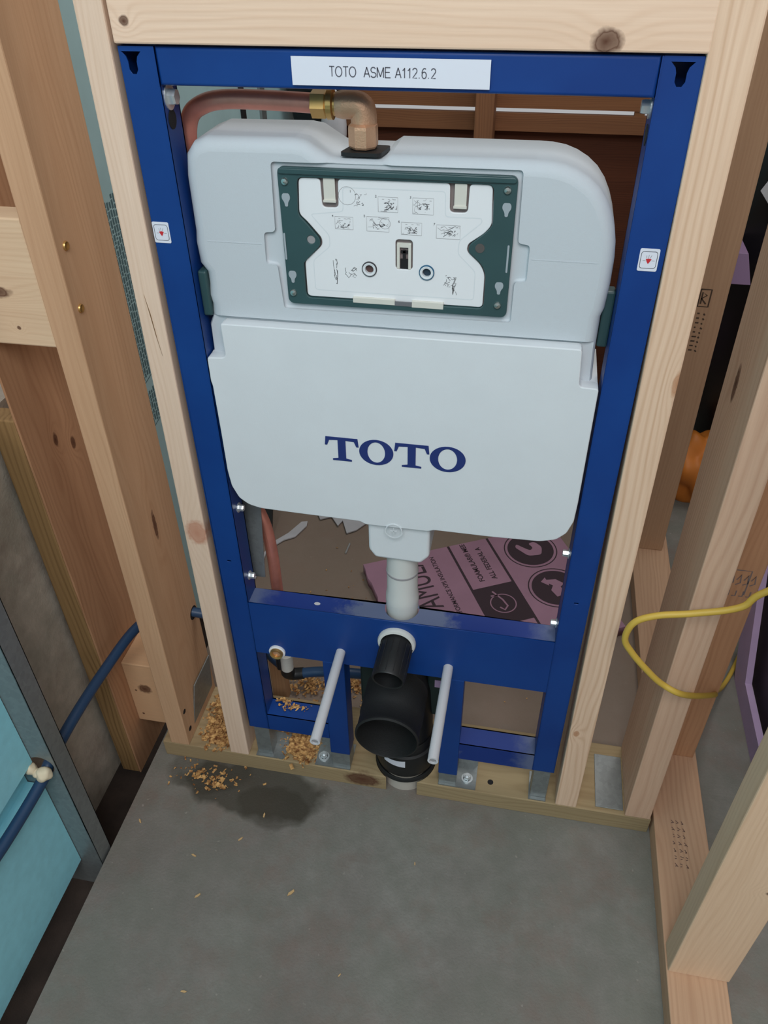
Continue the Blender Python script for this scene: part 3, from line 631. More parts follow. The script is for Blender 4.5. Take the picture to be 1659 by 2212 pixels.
# stray white scratch near the lower right of the cover
# -- flush plate
pl = link('access_frame', prism([rrect(-0.1165, 0.1110, 0.8672, 1.0035, 0.006),
      soften([(-0.0975, 0.9948), (0.0895, 0.9955), (0.0910, 0.9585), (0.0845, 0.9510), (0.0700, 0.9390), (0.0690, 0.9325), (0.0830, 0.9205), (0.0875, 0.9110), (0.0875, 0.8750), (-0.0970, 0.8745), (-0.0970, 0.9115), (-0.0925, 0.9160), (-0.0785, 0.9300), (-0.0785, 0.9365), (-0.0920, 0.9525), (-0.0990, 0.9590)], 0.006, 4),
      ell(-0.0875, 0.9356, 0.0042), ell(-0.1097, 0.9765, 0.0030)] + [soften([(-0.1133, 0.978), (-0.1064, 0.978), (-0.1082, 0.969), (-0.1113, 0.969)], 0.002)][:0] +
      [rrect(-0.1155+0.0002, -0.1140, 0.9155, 0.9400, 0.0005, 2)], 0.0145, 0.0195, bev=0.0006, res=1), MAT['green'], parent=t, smooth=True)
bm = prism([rrect(-0.1155, 0.1100, 0.9975, 1.0028, 0.0026)], 0.0125, 0.016, bev=0.001); link('frame_ridge', bm, MAT['green'], parent=pl, smooth=True)
def tear(cx, cz):
    return soften([(cx-0.0028, cz+0.0060), (cx+0.0028, cz+0.0060), (cx+0.0042, cz+0.0035), (cx+0.0040, cz+0.0005), (cx+0.0018, cz-0.0025), (cx+0.0015, cz-0.0065), (cx-0.0015, cz-0.0065), (cx-0.0018, cz-0.0025), (cx-0.0040, cz+0.0005), (cx-0.0042, cz+0.0035)], 0.002)
for (x, z) in ((-0.1097, 0.9735), (0.1027, 0.974), (-0.1097, 0.8965), (0.1015, 0.898)): link('keyhole_slot', prism([tear(x, z)], 0.0140, 0.0146), MAT['slotgrey'], parent=pl)
bm = prism([ell(-0.0875, 0.9356, 0.0042)], 0.0155, 0.0165); link('peg_hole', bm, MAT['inklight'], parent=pl)
link('peg_hole', prism([ell(0.0803, 0.9366, 0.0045)], 0.0140, 0.0146), plain('dull_brown_peg', (84, 80, 78), 0.6), parent=pl)
for x in (0.1065, -0.1157): link('side_slot', prism([rrect(x, x+0.0018, 0.914, 0.941, 0.0008, 2)], 0.0140, 0.0147), MAT['slotgrey'], parent=pl)
for (x, z) in ((-0.1097, 0.9905), (0.1021, 0.9913), (-0.1105, 0.8790), (0.1013, 0.8800)):
    bm = lathe([(0, 0.0002), (0.0006, 0.0004), (0.0008, 0.0022), (0.0028, 0.0019), (0.0038, 0.0006), (0.0038, -0.001), (0, -0.001)], (x, 0.0142, z), (0, -1, 0), 20); link('screw', bm, MAT['screwsteel'], parent=pl, smooth=True)
# -- white panel
pan_out = soften([(-0.0965, 0.9938), (-0.0752, 0.9940), (-0.0745, 0.9670), (-0.0585, 0.9672), (-0.0580, 0.9942), (0.0490, 0.9948), (0.0495, 0.9680), (0.0665, 0.9682), (0.0672, 0.9948), (0.0883, 0.9946), (0.0900, 0.9580), (0.0835, 0.9500), (0.0685, 0.9390), (0.0675, 0.9322), (0.0815, 0.9200), (0.0865, 0.9100), (0.0865, 0.8755), (-0.0960, 0.8755), (-0.0960, 0.9125), (-0.0915, 0.9170), (-0.0770, 0.9300), (-0.0770, 0.9370), (-0.0910, 0.9530), (-0.0985, 0.9595)], 0.0045, 4)
pn = link('access_panel', prism([pan_out, rrect(-0.0026, 0.0145, 0.9100, 0.9398, 0.0035), ell(-0.0293, 0.9083, 0.0072), ell(0.0289, 0.9083, 0.0072)], 0.0170, 0.0200, bev=0.0007, res=1), MAT['white'], parent=t, smooth=True)
link('panel_recess', prism([[(-0.0985, 0.8755), (0.0895, 0.8755), (0.0895, 0.9945), (-0.0985, 0.9945)]], 0.0203, 0.0208), MAT['brownhole'], parent=pn)
inn = soften([(-0.0535, 0.9865), (0.0450, 0.9870), (0.0455, 0.9640), (0.0800, 0.9640), (0.0805, 0.9600), (0.0600, 0.9420), (0.0590, 0.9290), (0.0770, 0.9120), (0.0770, 0.8830), (-0.0870, 0.8830), (-0.0870, 0.9140), (-0.0690, 0.9290), (-0.0690, 0.9400), (-0.0870, 0.9600), (-0.0540, 0.9640)], 0.003, 2)
link('moulded_rim', strips([inn+[inn[0]]], 0.0009, 0.0169, 0), MAT['cover'], parent=pn)
for x0, x1 in ((-0.0722, -0.0610), (0.0535, 0.0648)):
    bm = prism([rrect(x0, x1, 0.9735, 0.9945, 0.0006, 2)], 0.0165, 0.0185); box(x0-0.0006, x1+0.0006, 0.0150, 0.0180, 0.9725, 0.9745, bm); link('clip_tab', bm, MAT['cream'], parent=pn)
bm = box(-0.0470, -0.0030, 0.0140, 0.0175, 0.8725, 0.8785, bev=0.0005); box(0.0145, 0.0470, 0.0140, 0.0175, 0.8715, 0.8785, bm, bev=0.0005); link('lower_lip', bm, MAT['cream'], parent=pn)
link('lip_gap', box(-0.0030, 0.0145, 0.0138, 0.0150, 0.8725, 0.8768), plain('grey_gap', (108, 108, 112), 0.7), parent=pn)
# slot insides and the two bushes
bm = box(-0.0012, 0.0016, 0.0168, 0.0185, 0.9105, 0.9355); box(0.0102, 0.0130, 0.0168, 0.0185, 0.9105, 0.9355, bm); box(-0.0010, 0.0130, 0.0172, 0.0190, 0.9320, 0.9365, bm); link('lever_fork', bm, MAT['cream'], parent=pn)
bm = box(0.0022, 0.0098, 0.0180, 0.0198, 0.9105, 0.9200); box(0.0046, 0.0074, 0.0178, 0.0196, 0.9195, 0.9290, bm); box(0.0025, 0.0095, 0.0178, 0.0196, 0.9262, 0.9285, bm); link('lever', bm, MAT['darkhole'], parent=pn)
for (x, m_) in ((-0.0293, 'cream'), (0.0289, 'pex')):
    bm = lathe([(0.0044, 0.0), (0.0044, -0.0042), (0.0062, -0.0046), (0.0074, -0.004), (0.0074, 0.0)], (x, 0.0200, 0.9083), (0, 1, 0), 28); bs = link('bush', bm, MAT['cover'], parent=pn, smooth=True)
    bm = lathe([(0.0068, -0.0040), (0.0076, -0.0038), (0.0078, -0.0028), (0.0078, 0)], (x, 0.0195, 0.9083), (0, 1, 0), 28); link('bush_ring', bm, MAT['ink'] if m_ == 'cream' else plain('teal_ring', (36, 92, 124), 0.4), parent=bs)
for x, c in ((-0.0293, (84, 60, 56)), (0.0289, (34, 52, 68))):
    link('bush_bore', prism([ell(x+0.0004, 0.9080, 0.0042, 0.0044)], 0.0196, 0.0202), plain('bore_'+str(c[0]), c, 0.6), parent=pn)
# instruction drawings
rnd = random.Random(11)
def drawing(cx, cz, wx, wz, num, dense, circle=None):
    ls = []; fr = [(cx-wx/2, cz-wz/2), (cx+wx/2, cz-wz/2), (cx+wx/2, cz+wz/2), (cx-wx/2, cz+wz/2), (cx-wx/2, cz-wz/2)]
    pale = [fr] if num not in '1' else []
    if circle: q = ell(circle[0], circle[1], circle[2], n=20); pale.append(q+[q[0]])
    for x in (cx-wx*0.3, cx, cx+wx*0.3): pale.append([(x, cz+wz*0.35), (x+0.002, cz+wz*0.35)])
    pale += scribble(cx, cz, wx*0.9, wz*0.9, 8, rnd)
    o = link('instruction_drawing', strips(pale, 0.00035, 0.01685, 0), MAT['inklight'], parent=pn)
    link('dark_detail', strips(scribble(cx+wx*0.05, cz-wz*0.12, wx*0.5, wz*0.5, dense, rnd), 0.00045, 0.01680, 0), MAT['ink'], parent=o)
    if num: link('numeral', text_bm(num, 0.0032, FR(0.0168) @ Matrix.Translation((cx-wx/2-0.0030, cz+wz*0.45, 0)), 0.00005), MAT['ink'], parent=o)
drawing(-0.0370, 0.9760, 0.014, 0.014, '1', 7, (-0.0495, 0.9790, 0.0085))
drawing(-0.0098, 0.9725, 0.019, 0.014, '2', 16); drawing(0.0241, 0.9725, 0.020, 0.015, '3', 14)
drawing(-0.0536, 0.9530, 0.018, 0.012, '4', 8); drawing(-0.0199, 0.9535, 0.022, 0.014, '5', 10, (-0.0128, 0.9545, 0.0052))
drawing(0.0131, 0.9508, 0.020, 0.012, '6', 14); drawing(0.0489, 0.9495, 0.023, 0.013, '7', 13)
for (cx, cz, wx, wz) in ((-0.0645, 0.9035, 0.004, 0.026), (-0.0485, 0.9035, 0.012, 0.012), (0.0520, 0.9010, 0.013, 0.012), (0.0570, 0.8950, 0.005, 0.018)):
    link('tool_drawing', strips(scribble(cx, cz, wx, wz, 12, rnd), 0.0004, 0.01685, 0), MAT['ink'], parent=pn)
# gasket for the inlet
bm = prism([soften([(-0.057, -0.024), (-0.018, -0.024), (-0.013, -0.055), (-0.050, -0.055)], 0.005)], 0, 0, M=Matrix.Translation((0, 0, 1.0160)) @ Matrix.Diagonal((1, -1, 1, 1)))
bmesh.ops.solidify(bm, geom=bm.faces[:], thickness=0.0035); link('inlet_gasket', bm, MAT['blackpipe'], parent=t)
# side clips
for s, z0, z1 in ((-1, 0.845, 0.895), (1, 0.835, 0.895)):
    x0, x1 = (-0.2150, -0.2055) if s < 0 else (0.205, 0.2155)
    link('side_clip', box(x0, x1, 0.016 if s < 0 else 0.030, 0.046, z0, z1, bev=0.002), MAT['green'], parent=t)

# supply: copper pipe, nut, elbow
cp = tag(link('copper_pipe', tube([(-0.197, 0.082, 0.25), (-0.199, 0.08, 0.365), (-0.1995, 0.08, 0.44), (-0.204, 0.08, 0.495), (-0.2195, 0.088, 0.54), (-0.2225, 0.098, 0.60), (-0.222, 0.095, 0.80), (-0.222, 0.07, 0.96), (-0.2215, 0.06, 1.005), (-0.215, 0.058, 1.034), (-0.198, 0.055, 1.047), (-0.172, 0.052, 1.0525), (-0.13, 0.050, 1.0530), (-0.085, 0.048, 1.052)], 0.0088, n=20), MAT['copper'], smooth=True),
    'bent copper water pipe arching over the top left of the flush tank', 'pipe')
t = thing('inlet_elbow', 'cast bronze elbow with hex nuts screwed into the top of the flush tank', 'pipe elbow', (-0.038, 0.045, 1.016))
ey = 0.046
link('compression_nut', lathe([(0.0095, -0.010), (0.0125, -0.009), (0.0125, 0.004), (0.0110, 0.006), (0.009, 0.006)], (-0.077, ey, 1.052), (1, 0, 0), 6, ang0=0.4), MAT['brass'], parent=t)
link('threaded_collar', lathe([(0.009, 0.004), (0.0132, 0.006), (0.0132, 0.011), (0.0100, 0.012), (0.0100, 0.016)], (-0.077, ey, 1.052), (1, 0, 0), 28), MAT['brass'], parent=t, smooth=True)
bm = tube([(-0.063, ey, 1.052), (-0.056, ey, 1.052), (-0.0455, ey, 1.0520), (-0.0395, ey, 1.0500), (-0.0375, ey, 1.0440), (-0.0375, ey, 1.030)], [0.0110, 0.0122, 0.0122, 0.0122, 0.0122, 0.0122], n=24)
link('elbow_body', bm, MAT['bronze'], parent=t, smooth=True)
link('hex_socket', lathe([(0.009, 0.021), (0.0138, 0.0195), (0.0142, 0.017), (0.0142, 0.002), (0.0130, 0.0), (0.009, 0.0)], (-0.0375, ey-0.004, 1.0168), (0, 0, 1), 8, ang0=0.39), MAT['bronze'], parent=t)

# flush pipe
t = thing('flush_pipe', 'white plastic flush pipe dropping from the tank into the blue rail', 'pipe', (0.002, 0.038, 0.375))
bm = lathe([(0.0212, 0.150), (0.0214, 0.098), (0.0214, 0.064), (0.0228, 0.054), (0.0232, 0.046), (0.0232, 0.042), (0.0228, 0.038), (0.0228, 0.0), (0, 0.0)], (0.0015, 0.040, 0.383), (0, 0, 1), 40)
link('pipe_body', bm, MAT['flushwhite'], parent=t, smooth=True)
link('seal_ring', lathe([(0.0214, 0.0955), (0.0222, 0.0960), (0.0222, 0.0985), (0.0214, 0.099)], (0.0015, 0.040, 0.383), (0, 0, 1), 40), MAT['inklight'], parent=t, smooth=True)
bm = lathe([(0.0225, 0.0), (0.0270, 0.0), (0.0275, -0.004), (0.0262, -0.007), (0.0225, -0.008), (0.0225, 0.0)], (0.0, FY+0.001, 0.374), (0, 1, 0), 40); link('outlet_collar', bm, MAT['flushwhite'], parent=t, smooth=True)
t2 = thing('flush_sleeve', 'small black rubber flush connector pointing out of the blue rail', 'pipe connector', (0, -0.02, 0.35))
ax = Vector((-0.05, -1, -0.2)).normalized()
bm = lathe([(0.0200, -0.004), (0.0225, -0.004), (0.0225, 0.022), (0.0232, 0.026), (0.0232, 0.056), (0.0222, 0.058), (0.0200, 0.057), (0.0198, 0.010), (0.0, 0.010)], (0.0005, FY-0.003, 0.371), ax, 40); link('sleeve', bm, MAT['blackpipe'], parent=t2, smooth=True)
bm = bmesh.new()
for k in range(14):
    a = PI*2*k/14; aa = ax.orthogonal().normalized(); bb = ax.cross(aa); c = Vector((0.0005, FY-0.003, 0.371))+(aa*math.cos(a)+bb*math.sin(a))*0.0228
    tube([c+ax*0.003, c+ax*0.054], 0.0007, bm, n=6)
link('sleeve_rib', bm, MAT['blackpipe'], parent=t2)

# waste outlet
t = thing('waste_elbow', 'large black drain elbow opening towards the viewer above the sole plate', 'drain elbow', (0.003, 0.02, 0.06))
wa = Vector((0, -1, 0.0))
bm = lathe([(0.044, -0.030), (0.0475, -0.026), (0.0475, 0.028), (0.0462, 0.030), (0.0462, 0.058), (0.0475, 0.060), (0.0475, 0.064), (0.0450, 0.066), (0.0440, 0.064), (0.0435, 0.01), (0, 0.01)], (-0.0035, 0.0, 0.240), wa, 56)
link('socket', bm, MAT['black'], parent=t, smooth=True)
bm = tube([(-0.0035, 0.028, 0.240), (-0.002, 0.042, 0.236), (0.003, 0.052, 0.215), (0.006, 0.052, 0.18), (0.008, 0.048, 0.145), (0.008, 0.045, 0.10)], [0.042, 0.044, 0.044, 0.043, 0.043, 0.043], n=40)
link('bend', bm, MAT['blackpipe'], parent=t, smooth=True)
bm = lathe([(0.043, 0.125), (0.0450, 0.122), (0.0450, 0.104), (0.0490, 0.102), (0.0500, 0.096), (0.0500, 0.058), (0.0480, 0.052), (0.042, 0.052)], (0.008, 0.045, 0), (0, 0, 1), 56); link('collar', bm, MAT['blackpipe'], parent=t, smooth=True)
bm = lathe([(0.0495, 0.050), (0.0515, 0.047), (0.0515, 0.041), (0.0495, 0.039), (0.042, 0.039)], (0.008, 0.045, 0), (0, 0, 1), 56); link('rubber_ring', bm, MAT['black'], parent=t, smooth=True)
bm = bmesh.new(); vs = []
for k in range(9):
    a = -PI/2-0.62+0.75*k/8; vs.append((bm.verts.new((0.008+0.0504*math.cos(a), 0.045+0.0504*math.sin(a), 0.084-0.002*k/8)), bm.verts.new((0.008+0.0504*math.cos(a), 0.045+0.0504*math.sin(a), 0.094-0.0*k+0.0006*k))))
for (a, b), (c, d) in zip(vs, vs[1:]): bm.faces.new((a, c, d, b))
link('sticker', bm, MAT['label'], parent=t)
tag(link('drain_riser', lathe([(0.0, -0.05), (0.040, -0.05), (0.040, 0.052), (0.0, 0.052)], (0.008, 0.045, 0), (0, 0, 1), 48), MAT['pvc'], smooth=True), 'pale plastic drain stub rising through the sole plate under the black elbow', 'pipe')
# green holder behind
t = thing('waste_bracket', 'dark green plastic drain bracket behind the black elbow', 'bracket', (0, 0.07, 0.18))
bm = box(-0.066, -0.040, 0.045, 0.085, 0.17, 0.265, bev=0.003); box(0.040, 0.068, 0.045, 0.085, 0.165, 0.262, bm, bev=0.003); box(-0.05, 0.06, 0.070, 0.088, 0.225, 0.275, bm, bev=0.003)
link('clamp', bm, MAT['greenblack'], parent=t)
link('printed_tag', box(0.052, 0.066, 0.0440, 0.0449, 0.236, 0.252), MAT['lavender'], parent=t)
# threaded rods in sleeves
for (x, x2, z, lab) in ((-0.0835, -0.0820, 0.3345, 'left of two white plastic-sleeved bolts sticking out below the rail'), (0.0745, 0.0740, 0.3330, 'right of two white plastic-sleeved bolts sticking out below the rail')):
    t = thing('rod_sleeve', lab, 'mounting rod', (x, -0.07, z-0.01), 'sleeved mounting bolts')
    d = Vector((x2-x, -0.153, -0.001)).normalized()
    link('sleeve', lathe([(0.0, -0.02), (0.0070, -0.02), (0.0070, 0.155), (0.0046, 0.155), (0.0046, 0.145), (0, 0.145)], (x, FY, z), d, 28), MAT['sleeve'], parent=t, smooth=True)
    link('rod', lathe([(0, 0.1535), (0.0034, 0.1535), (0.0040, 0.150), (0.0040, 0.145)], (x, FY, z), d, 16), MAT['inklight'], parent=t, smooth=True)

# water valve in the left opening
t = thing('water_valve', 'brass water connection with a white cap in the lower left opening', 'valve', (-0.195, 0.05, 0.15))
bm = lathe([(0.0065, 0.0), (0.0065, -0.006), (0.0095, -0.007), (0.0102, -0.002), (0.0102, 0.004)], (-0.1815, FY, 0.3165), (0, 1, 0), 28); link('threaded_port', bm, MAT['brass'], parent=t, smooth=True)
link('port_bore', prism([ell(-0.1815, 0.3165, 0.0066)], FY-0.003, FY-0.002), MAT['bronze'], parent=t)
link('port_bush', lathe([(0.0100, -0.003), (0.0125, -0.002), (0.0125, 0.002)], (-0.1815, FY, 0.3165), (0, 1, 0), 28), MAT['white'], parent=t)
link('white_cap', tube([(-0.197, 0.075, 0.228), (-0.199, 0.078, 0.19)], 0.0105, n=20), MAT['cream'], parent=t, smooth=True)
link('valve_body', tube([(-0.199, 0.079, 0.195), (-0.203, 0.085, 0.17), (-0.196, 0.092, 0.158), (-0.178, 0.095, 0.160)], [0.010, 0.011, 0.0105, 0.010], n=18), MAT['blackpipe'], parent=t, smooth=True)
link('valve_stem', tube([(-0.211, 0.07, 0.30), (-0.211, 0.075, 0.19)], 0.005, n=12), MAT['blackpipe'], parent=t)
tag(link('pex_pipe', tube([(-0.180, 0.095, 0.160), (-0.150, 0.098, 0.166), (-0.11, 0.10, 0.170), (-0.06, 0.12, 0.15)], 0.0088, n=16), MAT['pex'], smooth=True), 'short dark blue pipe crossing the lower left opening from the valve', 'pipe')
tag(link('timber_offcut', leaning((-0.262, -0.236, 0.145, 0.17, 0.002), (-0.262, -0.232, 0.145, 0.17, 0.265)), wood('offcut', (196, 158, 122), (158, 118, 86), 'z', 21), smooth=False), 'narrow upright timber offcut behind the lower left opening', 'board')
tag(link('timber_offcut', leaning((-0.078, -0.040, 0.150, 0.165, 0.002), (-0.085, -0.05, 0.16, 0.175, 0.24)), wood('offcut2', (184, 156, 132), (150, 120, 96), 'z', 22)), 'upright timber offcut beside the black drain elbow', 'board')

# nail plates on the sole plate
o = link('nail_plate', box(0.325, 0.369, 0.008, 0.108, 0.0383, 0.0398, bev=0.0005), MAT['galv']); tag(o, 'galvanised strap plate on the sole plate by the right-hand studs', 'metal plate')
o = link('bolt_hole', lathe([(0, 0), (0.0048, 0), (0.0048, 0.0006), (0, 0.0006)], (0.1545, 0.022, 0.0379), (0, 0, 1), 24), MAT['darkhole']); tag(o, 'round dark bolt hole in the right sole plate', 'hole')

# galvanised bracket behind the left post and dark board
tag(link('steel_bracket', leaning((-0.236, -0.204, 0.052, 0.0545, 0.42), (-0.236, -0.196, 0.06, 0.0625, 0.60), 0.0005), MAT['galv']), 'thin galvanised bracket behind the left post, below the tank', 'bracket')

# ================================================================ CHASE FLOOR: PINK BOARD AND RUBBISH
O2 = Vector((-0.169, 0.525)); e1 = Vector((0.8875, 0.4608)); e2 = Vector((-0.4608, 0.8875))
PF = Matrix(((e1.x, e2.x, 0, O2.x), (e1.y, e2.y, 0, O2.y), (0, 0, 1, 0), (0, 0, 0, 1)))
TH = 0.024
t = thing('foam_board', 'pink printed foam insulation offcut lying on the floor behind the frame', 'foam board', (0.1, 0.45, 0.0))
rn = random.Random(4)
edge = [(0.003*rn.uniform(-1, 1)+0.0, -0.34+0.34*k/22) for k in range(22)]
bo = [(0.46, -0.34), (0.46, 0.0), (0.0, 0.0)] + edge[::-1]
bm = prism([bo], 0, 1, M=PF @ Matrix.Translation((0, 0, TH/2)) @ Matrix.Diagonal((1, 1, TH, 1))); link('board', bm, MAT['foampink'], parent=t)
def onpf(z=TH+0.0004): return PF @ Matrix.Translation((0, 0, z))
bm = bmesh.new()
def quad(u0, u1, v0, v1):
    vs = [bm.verts.new(onpf() @ Vector(p)) for p in ((u0, v0, 0), (u1, v0, 0), (u1, v1, 0), (u0, v1, 0))]; bm.faces.new(vs)
quad(0.198, 0.2035, -0.33, -0.0005); quad(0.293, 0.2985, -0.33, -0.0005); quad(0.2035, 0.293, -0.262, -0.149)
R90 = Matrix.Rotation(PI/2, 4, 'Z')
pre = text_bm('FOAMU', 0.075, Matrix.Identity(4), 0, sx=0.66); pw = max(v.co.x for v in pre.verts); pre.free()
merge(bm, text_bm('FOAMULAR', 0.075, onpf() @ Matrix.Translation((0.127, -0.074-pw, 0)) @ R90, 0, sx=0.66))
merge(bm, text_bm('PERFORMANCE XPS INSULATION', 0.0145, onpf() @ Matrix.Translation((0.157, -0.225, 0)) @ R90, 0, sx=0.93, bold=0.0002))
merge(bm, text_bm('FOAMULAR\u00ae MEE', 0.0165, onpf() @ Matrix.Translation((0.2385, -0.131, 0)) @ R90, 0, sx=0.97, bold=0.0003))
merge(bm, text_bm('ALL FEDERAL A', 0.0165, onpf() @ Matrix.Translation((0.2675, -0.131, 0)) @ R90, 0, sx=0.95, bold=0.0003))
for cy in (-0.066, -0.195):
    for (r0, r1) in ((0.0575, 0.0600), (0.0, 0.052)):
        lps = [ell(0.376, cy, r1, n=48)] + ([ell(0.376, cy, r0, n=48)] if r0 else []); merge(bm, prism(lps, 0, 0, M=onpf()))
link('printed_ink', bm, MAT['foamink'], parent=t)
q2 = onpf(TH+0.0009)
bm = bmesh.new(); merge(bm, prism([ell(0.249, -0.2055, 0.028, n=40), ell(0.249, -0.2055, 0.0255, n=40)], 0, 0, M=q2))
merge(bm, strips([[(0.240, -0.166), (0.252, -0.195), (0.255, -0.215), (0.245, -0.224), (0.238, -0.214)], [(0.232, -0.178), (0.246, -0.181)]], 0.004, 0, 0, M=q2))
link('printed_emblem', bm, MAT['foampink'], parent=t)
# curled leaf emblem and boot-arrow emblem
bm = bmesh.new(); merge(bm, prism([soften([(0.345, -0.050), (0.362, -0.085), (0.392, -0.090), (0.404, -0.066), (0.395, -0.044), (0.378, -0.046), (0.384, -0.062), (0.374, -0.070), (0.362, -0.055), (0.352, -0.040)], 0.008)], 0, 0, M=q2))
link('printed_emblem', bm, MAT['foampink'], parent=t); bm = bmesh.new()
merge(bm, prism([[(0.352, -0.170), (0.366, -0.160), (0.366, -0.168), (0.386, -0.172), (0.398, -0.190), (0.386, -0.196), (0.388, -0.218), (0.366, -0.222), (0.362, -0.200), (0.372, -0.188), (0.366, -0.180), (0.364, -0.186)]], 0, 0, M=q2))
link('printed_emblem', bm, MAT['foampink'], parent=t)

def scrap(name, label, pts, z, m, cat, th=0.003, tilt=0.0, yaw_=0.0):
    cx = sum(p[0] for p in pts)/len(pts); cy = sum(p[1] for p in pts)/len(pts)
    bm = prism([[(x-cx, y-cy) for x, y in pts]], 0, 0, M=Matrix.Identity(4)); bmesh.ops.solidify(bm, geom=bm.faces[:], thickness=th)
    rn_ = random.Random(len(pts)); bmesh.ops.subdivide_edges(bm, edges=bm.edges, cuts=1)
    bmesh.ops.transform(bm, matrix=Matrix.Translation((cx, cy, z)) @ Matrix.Rotation(tilt, 4, 'X'), verts=bm.verts)
    o = link(name, bm, m); tag(o, label, cat); return o
scrap('foam_scrap', 'long white torn sliver lying on the chase floor by the copper pipe', [(-0.400, 0.570), (-0.393, 0.592), (-0.372, 0.622), (-0.352, 0.668), (-0.338, 0.672), (-0.336, 0.655), (-0.352, 0.612), (-0.362, 0.605), (-0.375, 0.596), (-0.39, 0.574)], 0.006, MAT['paper'], 'scrap')
scrap('foam_scrap', 'narrow grey sliver leaning beside the left bolts under the tank', [(-0.412, 0.44), (-0.402, 0.44), (-0.398, 0.50), (-0.405, 0.56), (-0.412, 0.52)], 0.006, MAT['paper'], 'scrap')
scrap('paper_scrap', 'torn white paper on the chase floor just under the tank edge', [(-0.335, 0.73), (-0.31, 0.685), (-0.285, 0.70), (-0.262, 0.668), (-0.255, 0.69), (-0.235, 0.645), (-0.215, 0.66), (-0.19, 0.70), (-0.17, 0.76), (-0.25, 0.80), (-0.33, 0.80)], 0.006, MAT['paper'], 'paper')
tag(link('panel_offcut', leaning((-0.474, -0.404, 0.585, 0.597, 0.0), (-0.474, -0.404, 0.72, 0.732, 0.32), 0.001), plain('dark_panel', (44, 46, 46), 0.6)), 'dark panel offcut leaning on the left wall behind the copper pipe', 'panel')
tag(link('nail', tube([(-0.222, 0.578, 0.003), (-0.220, 0.612, 0.003)], 0.0022, n=10), MAT['zinc'], smooth=True), 'single steel nail lying on the chase floor', 'nail')
tag(link('rubbish_bag', blob((0.14, 0.95, 0.06), 0.16, 8, 0.3, 4, (1.35, 0.9, 0.55), 1.2), MAT['blackbag'], smooth=True), 'black plastic sheet bunched on the floor behind the pink board', 'plastic sheet')
tag(link('rubbish_bag', blob((0.86, 1.07, 0.56), 0.42, 12, 0.28, 4, (0.80, 0.42, 1.38), 1.0), MAT['blackbag'], smooth=True), 'big black plastic bag heaped between the right-hand studs', 'plastic bag')
tag(link('rubbish_bag', blob((-0.40, 1.2, 0.84), 0.075, 14, 0.3, 3, (0.9, 0.7, 1.6), 1.2), MAT['blackbag'], smooth=True), 'dark bag in the back left corner above the tank', 'plastic bag')
tag(link('foam_scrap', blob((-0.35, 1.16, 0.78), 0.045, 15, 0.3, 3, (0.7, 0.5, 1.5), 1.2), MAT['paper'], smooth=True), 'whitish bundle in the back left corner above the tank', 'scrap')
tag(link('orange_sack', blob((0.575, 0.93, 0.085), 0.085, 16, 0.45, 5, (0.75, 0.65, 1.15), 2.6), MAT['orange'], smooth=True), 'crumpled orange sack on the floor behind the farther stud', 'sack')
tag(link('foam_scrap', leaning((0.508, 0.552, 0.84, 0.98, 0.590), (0.500, 0.535, 0.85, 0.98, 0.648), 0.001), MAT['lavdark']), 'small lavender foam scrap lying on the black plastic bag', 'foam scrap')
tag(link('foam_scrap', leaning((0.549, 0.62, 0.86, 0.95, 0.735), (0.568, 0.62, 0.86, 0.95, 0.775), 0.001), MAT['paper']), 'small bright white scrap high at the right picture edge', 'scrap')
# standing lavender board at the right edge
t = thing('foam_board', 'lavender foam board standing on edge at the right picture border', 'foam board', (0.62, 0.2, 0.0))
Q = Matrix(((0, 0, 1, 0.0), (1, 0, 0, 0), (0, 1, 0, 0), (0, 0, 0, 1)))
outl = [(0.3546, 0.0), (0.5982, 0.3425), (0.80, 0.60), (0.2, 0.62), (-0.2, 0.42), (-0.12, 0.0)]
outl = [(0.3546, 0.0), (0.60, 0.345), (0.62, 0.62), (0.0, 0.62), (-0.08, 0.0)]
inl = [(0.3050, 0.047), (0.42, 0.22), (0.55, 0.42), (0.55, 0.58), (0.05, 0.58), (-0.05, 0.05)]
bm = prism([outl, inl], 0, 0, M=Matrix.Translation((0.612, 0, 0)) @ Q); bmesh.ops.solidify(bm, geom=bm.faces[:], thickness=0.012); link('border', bm, MAT['lavender'], parent=t)
bm = prism([outl], 0, 0, M=Matrix.Translation((0.632, 0, 0)) @ Q); link('printed_face', bm, plain('dark_lavender_print', (74, 58, 74), 0.7, var=0.3, vscale=12), parent=t)

# yellow cord
tag(link('extension_cord', tube([(0.60, -0.05, 0.70), (0.4438, -0.03, 0.5882), (0.4115, -0.03, 0.5504), (0.3642, -0.03, 0.5318), (0.324, -0.03, 0.5205), (0.3, -0.03, 0.504), (0.2943, -0.03, 0.4738), (0.3069, -0.03, 0.4505), (0.3289, -0.03, 0.4239), (0.3542, -0.028, 0.3973), (0.388, -0.022, 0.375), (0.4613, 0.075, 0.27), (0.52, 0.22, 0.11), (0.565, 0.31, 0.02), (0.592, 0.36, 0.0045), (0.62, 0.42, 0.0045)], 0.0042, n=14), MAT['yellow'], smooth=True),
    'yellow extension cord looping across the right-hand studs', 'cord')

